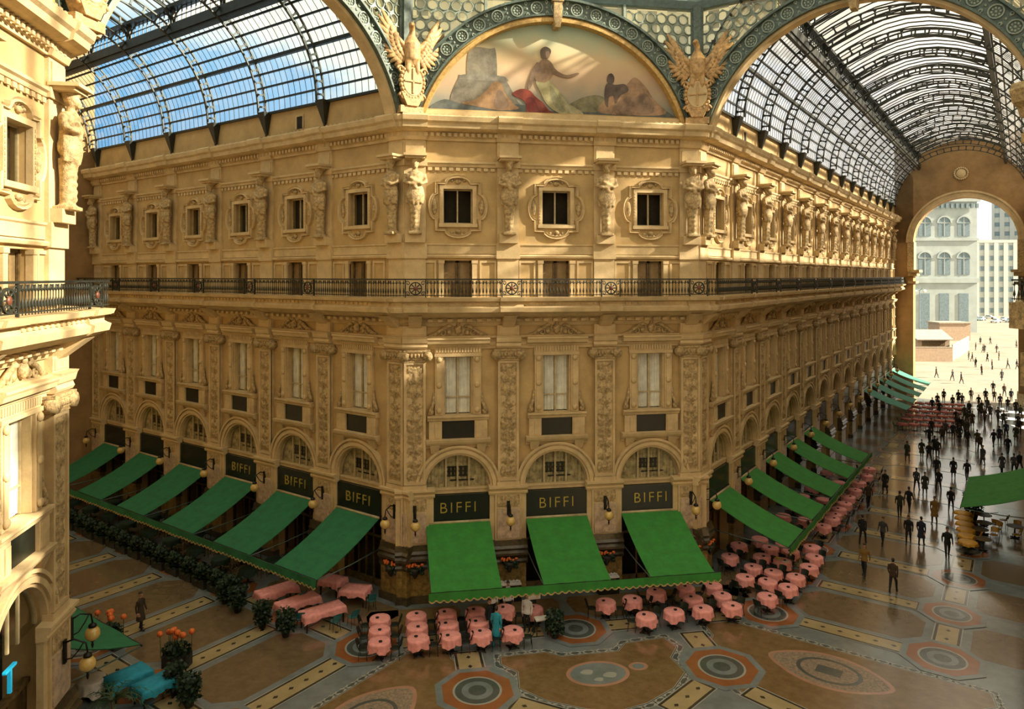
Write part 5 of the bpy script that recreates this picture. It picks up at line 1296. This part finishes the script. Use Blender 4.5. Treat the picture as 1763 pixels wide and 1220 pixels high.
PIAZZAP = [(79.33, 67.12), (120.35, 103.92), (119.26, 100.37), (120.9, 98.89), (104.65, 88.48), (105.9, 85.31), (109.73, 86.62), (96.51, 77.87), (100.85, 75.46), (101.6, 74.3), (133.59, 116.99), (135.97, 116.59), (134.9, 108.07), (118.2, 99.6), (103.0, 85.8), (79.43, 63.79), (78.38, 60.84), (89.43, 68.91), (87.16, 62.48), (96.75, 74.53)]
for i, (x, y) in enumerate(PIAZZAP):
    add_person(x, y, rp.choice(('walk', 'walkb', 'coat', 'stand')), rp.choice((0, 2, 3, 4, 0)), rp.uniform(0, 6), 'tiny person crossing the bright square beyond the tall arch', 'people on the bright square')
for x, y, p, c, a, l in ((-3.79, -2.75, 'stand', 6, .4, 'waiter in a white jacket standing under the fringe of the west awning'), (-3.95, -5.15, 'coat', 7, 2.6, 'woman in a turquoise coat standing between the front pink tables'), (-2.35, -4.1, 'stand', 6, -.6, 'waiter in a pale jacket beside the bush'), (-4.15, -4.3, 'stand', 0, .8, 'waiter in black standing behind the turquoise coat'), (-3.0, -2.6, 'stand', 6, .1, 'waiter in a white apron by the back row of pink tables'),
                         (17.4, -3.2, 'walk', 2, 2.2, 'person in brown walking alone across the ochre floor panels'), (17.25, -1.1, 'walkb', 5, -.9, 'person in an ochre jacket alone at the aisle mouth'), (-20.2, -.9, 'coat', 2, 1.2, 'person in a brown coat alone on the shaded aisle between cream strips'), (-24.6, 1.6, 'walk', 3, .9, 'person in olive walking far along the shaded aisle')):
    add_person(x, y, p, c, a, l)
for k, (x, y, m) in enumerate(((13.25, -.35, WHITEC), (13.05, .1, 'paper'))):
    m = m if m != 'paper' else mat('yellow_paper', (.62, .45, .08), .7)
    tag(link('newspaper', B().box(-.2, .2, -.14, .14, .793, .806).box(-.2, 0, -.14, .14, .806, .812).mesh('newspaper', m), None, T(x-.25, y, 0, .6+k)), ('white', 'yellow')[k]+' folded newspaper on a pink table at the east corner', 'newspaper')
# waiter's stand and menu
st = B().box(-.3, .3, -.2, .2, .7, .76); sg_ = [('shelf', st.mesh('stand_top', WHITEC))]
for sx in (-1, 1):
    for sy in (-1, 1): sg_.append(('leg', B().box(sx*.26-.02, sx*.26+.02, sy*.16-.02, sy*.16+.02, 0, .7).mesh('stand_leg', BLACKM)))
inst('serving_stand', sg_, T(-1.75, -4.45, 0, .1), 'small white-topped serving stand beside the bush and waiters', 'stand')
inst('menu_board', [('board', B().box(-.36, .36, -.02, .02, 1.0, 1.35).mesh('menu_face', WHITEC)), ('post', B().box(-.02, .02, -.02, .02, 0, 1.0).mesh('menu_post', BLACKM)), ('foot', B().lathe([(.18, 0), (.16, .03), (.03, .04)], 0, 0, 12).mesh('menu_foot', BLACKM))], T(-1.85, -3.05, 0, .1), 'pale menu board on a post behind the waiters', 'sign')
def cab():
    p = [('cabinet', B().box(-.55, .55, -.25, .2, 0, .5).mesh('cabinet_body', BLACKM))]
    for z in (.5, .85): p.append(('shelf', B().box(-.56, .56, -.27, .2, z, z+.06).mesh('cabinet_shelf', WHITEC)))
    for sx in (-1, 1): p.append(('side', B().box(sx*.53-.025, sx*.53+.025, -.25, .2, .5, .9).mesh('cabinet_side', BLACKM)))
    return p
CAB = cab(); CUP = B().lathe([(.035, 0), (.06, .07), (.065, .12), (.05, .12), (.03, .03)], 0, 0, 8).mesh('cup', WHITEC)
for i, x in enumerate((-2.6, 2.6)):
    w = ('second', 'third')[i]
    inst('serving_cabinet', CAB, T(x, -.75, .0), 'open serving cabinet with white shelves against the %s pier of the central facade' % w, 'cabinet', 'serving cabinets')
    for k in range(5): tag(link('cup', CUP, None, T(x-.44+.2*k+.03*(k % 2), -.8, .91)), 'white cup on the serving cabinet at the %s central pier' % w, 'cup', 'cups on the %s-pier cabinet' % w)
# yellow café across the aisle
i = 0
for x, y, a, n in ((26.04, 1.35, .6, 1), (26.95, 1.8, .9, 1), (27.3, 2.9, .7, 1), (28.2, 3.9, .8, 1), (28.9, 4.6, .8, 1), (29.7, 5.4, .8, 1), (28.5, 2.1, 2.2, 1), (29.6, 3.0, 2.0, 1), (30.2, 3.7, -1, 1), (29.9, 1.9, 1, 1), (31.0, 2.9, 2.4, 1), (31.4, 4.4, .5, 1)):
    inst('cafe_chair', T_YCHAIR, T(x, y, 0, a), 'yellow shell chair at the café under the long green side awning', 'chair', 'yellow café chairs')
for x, y in ((26.6, .9), (27.8, 2.4), (29.0, 3.4), (30.4, 2.5), (30.2, 4.7)):
    inst('cafe_table', T_TABLE, T(x, y), 'small bare table among the yellow chairs', 'table', 'tables among yellow chairs')
TC = cloth_round(mat('yellow_tabletop', (.66, .34, .03), .5), .5, .16, 3)
for k in range(6):
    p = Vector((25.3+.78*k, .6+.95*k, 0)); inst('cafe_table', T_TABLE, T(p.x, p.y), 'round table under a yellow cloth, %s in the line from the aisle' % ORD[k], 'table', 'yellow-clothed tables')
    tag(link('tablecloth', TC, None, T(p.x, p.y)), 'round yellow cloth, %s in the line under the side awning' % ORD[k], 'tablecloth', 'yellow tablecloths')
inst('potted_bush', T_BUSH, T(30.6, 6.0), 'dark bush in a pot beneath the long green side awning', 'plant', 'potted bushes')
# near building's lower bay: lamp pair, blue sign
inst('wall_lamp', T_LAMP, FW @ T(-.48, -.1, -.1), 'amber globe lamp on the corner pier of the near cream building, lower', 'lamp', 'globe lamps on the shop piers')
inst('wall_lamp', T_LAMP, FSW @ T(.45, -.3, .1), 'amber globe lamp on the corner pier of the near cream building, upper', 'lamp', 'globe lamps on the shop piers')
tm = text_mesh('T', 1.15, .05, mat('blue_lit_letter', (.02, .42, .62), .4, emit=.5), 'blue_letter')
tag(link('letter_sign', tm, None, FW @ T(-2.42, .33, 4.3)), 'tall bright blue letter inside the arched shopfront of the near building', 'sign')

# ------------------------------------------------------------------ the square outside
PAV = mat('pale_paving', (.32, .28, .21), .7, var=.12, scale=.2)
gr = struct('ground', B().slab([(52, 62.2), (65.4, 46.3), (140, -20), (420, 160), (300, 420), (20, 140)], -.3, -.012).mesh('ground', PAV), None)
HAZ = mat('haze_tinted_stone', (.40, .45, .43), .85, var=.08, scale=.3); HAZD = mat('haze_tinted_grey', (.19, .26, .29), .8, var=.15)  # distance haze painted into both colours as a pale bluish tint
HAZT = mat('hazy_tower', (.46, .49, .46), .85, var=.05, scale=.1); ROOFP = mat('pale_roof', (.42, .36, .28), .8)  # tower colour paled to carry the haze; roof is plain colour
def building_frame(x, y, a): return T(x, y, 0, a)
FB = T(161.9, 148.9, 0, -math.radians(12))
ar = link('building', None, None, FB); tag(ar, 'pale palace with two tiers of tall arched windows across the bright square', 'building')
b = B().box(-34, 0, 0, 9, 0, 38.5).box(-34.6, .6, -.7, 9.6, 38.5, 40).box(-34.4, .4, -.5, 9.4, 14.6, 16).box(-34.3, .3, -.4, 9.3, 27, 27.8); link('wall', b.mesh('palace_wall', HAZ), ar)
for k in range(5):
    x = -3.9-5.6*k
    for z, h in ((17.0, 6.6), (28.4, 5.6)):
        g = B(); pts = [(x-1.75, z), (x+1.75, z)]+[(x+1.75*math.cos(PI*i/12), z+h-1.75+1.75*math.sin(PI*i/12)) for i in range(13)]
        g.prism(pts, -.12, .2); w = link('arched_window', g.mesh('palace_window', HAZD), ar)
        m = B().arc(x, z+h-1.75, 1.75, 2.15, 0, PI, -.35, .1, 16).box(x-.1, x+.1, -.2, 0, z, z+h).box(x-1.75, x+1.75, -.2, 0, z+h-1.85, z+h-1.6); link('window_surround', m.mesh('palace_surround', HAZ), w)
    g = B().box(x-1.4, x+1.4, -.15, .2, 1.2, 11.5); link('doorway', g.mesh('palace_doorway', HAZD), ar)
b = B()
for k in range(24): b.box(-34+1.45*k, -33.3+1.45*k, -.8, -.3, 36.6, 37.9)
link('cornice_bracket', b.mesh('palace_bracket', HAZD), ar)
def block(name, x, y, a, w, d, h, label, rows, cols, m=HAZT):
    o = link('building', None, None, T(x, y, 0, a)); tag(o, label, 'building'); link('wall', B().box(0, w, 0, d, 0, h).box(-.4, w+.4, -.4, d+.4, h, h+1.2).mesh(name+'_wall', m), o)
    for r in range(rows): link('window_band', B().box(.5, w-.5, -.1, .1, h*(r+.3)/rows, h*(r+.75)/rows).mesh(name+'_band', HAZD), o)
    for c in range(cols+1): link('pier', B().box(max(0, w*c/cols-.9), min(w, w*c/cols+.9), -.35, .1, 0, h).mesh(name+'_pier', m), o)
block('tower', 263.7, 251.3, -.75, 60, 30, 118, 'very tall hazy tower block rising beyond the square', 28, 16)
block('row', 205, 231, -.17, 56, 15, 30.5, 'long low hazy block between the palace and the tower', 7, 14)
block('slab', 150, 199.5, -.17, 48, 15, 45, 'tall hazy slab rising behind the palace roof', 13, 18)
# builders' hut and hoarding
HUT = T(92.3, 87.6, 0, -math.radians(10))
hm = mat('pink_cream_boarding', (.42, .30, .20), .8, var=.1, scale=2)
inst('hoarding', [('boarding', B().box(-1, 7.0, 0, .15, 0, 2.7).mesh('hoarding_boards', hm)), ('top_rail', B().box(-1.05, 7.05, -.05, .2, 2.7, 2.82).mesh('hoarding_rail', ROOFP))], HUT, 'low cream boarded hoarding on the square beside the arch pillar', 'hoarding')
inst('hoarding', [('boarding', B().box(0, 26, 0, .15, 0, 3.1).mesh('hoarding_side_boards', hm)), ('top_rail', B().box(-.05, 26, -.05, .2, 3.1, 3.22).mesh('hoarding_side_rail', ROOFP))], T(99.4, 86.6, 0, math.radians(42)), 'long sunlit hoarding running back towards the palace', 'hoarding')
inst('shed', [('wall', B().box(0, 7, 0, 7, 0, 3.0).mesh('shed_wall', hm)), ('roof', B().sweep([(-.8, 2.8), (3.5, 4.6), (7.8, 2.8), (7.8, 2.95), (3.5, 4.78), (-.8, 2.95)], -.5, 7.4).mesh('shed_roof', ROOFP)), ('opening', B().box(1, 6, -.06, .1, 1.5, 2.5).mesh('shed_opening', WOOD))], T(104, 101.8, 0, -.16), 'cream gabled shed behind the hoarding', 'shed')
inst('shed', [('wall', B().box(0, 8, 0, 5, 0, 4.4).mesh('shed_wall', hm)), ('roof', B().box(-.3, 8.3, -.3, 5.3, 4.4, 4.7).mesh('shed_roof', ROOFP))], T(131, 127.2, 0, -.16), 'flat-roofed cream shed nearer the palace', 'shed')
# street lamp
lp = [('post', B().lathe([(.35, 0), (.3, .8), (.12, 1.2), (.09, 12.5), (.05, 14)], 0, 0, 10).mesh('street_post', HAZD))]
for k in range(4):
    a = k*PI/2; lp.append(('arm', B().tube([(0, 0, 12.8), (.9*math.cos(a), .9*math.sin(a), 13.4), (1.5*math.cos(a), 1.5*math.sin(a), 13.0)], .06, 6).mesh('street_arm', HAZD), [('globe', B().ball((1.5*math.cos(a), 1.5*math.sin(a), 12.7), .38, 10, 8).mesh('street_globe', WHITEC))]))
inst('street_lamp', lp, T(127.5, 130), 'tall four-armed street lamp before the palace', 'lamp')
# parked cars
def car_parts(m):
    b = B(); pr = [(-2.1, .3), (-2.15, .75), (-1.5, .88), (-.9, .92), (1.3, .92), (2.1, .8), (2.15, .3)]
    b.prism([(x, z) for x, z in pr], -.8, .8)
    c = B().taper(-1.0, 1.25, -.76, .76, .9, -.5, .85, -.62, .62, 1.42); r = B().box(-.5, .85, -.62, .62, 1.42, 1.47)
    p = [('body', b.mesh('car_body', m)), ('cabin_glass', c.mesh('car_glass', HAZD)), ('roof', r.mesh('car_roof', m))]
    for x in (-1.35, 1.35):
        for y in (-.78, .78): p.append(('wheel', B().tube([(x, y-.1, .32), (x, y+.1, .32)], .32, 12).mesh('car_wheel', BLACKM)))
    return p
CARS = [car_parts(mat('car_paint_'+n, c, .3)) for n, c in (('white', (.7, .7, .68)), ('blue', (.35, .48, .55)), ('grey', (.4, .42, .42)))]
for k in range(22):
    r_, c_ = divmod(k, 6); p = Vector((206+c_*6.5-r_*1.5, 176-c_*1.2+r_*11+2*(c_ % 2), 0))
    inst('car', CARS[k % 3], T(p.x, p.y, 0, rp.choice((.4, 1.9))+rp.uniform(-.1, .1)), 'small hazy car parked in the cluster far across the square', 'car', 'cars parked across the square')
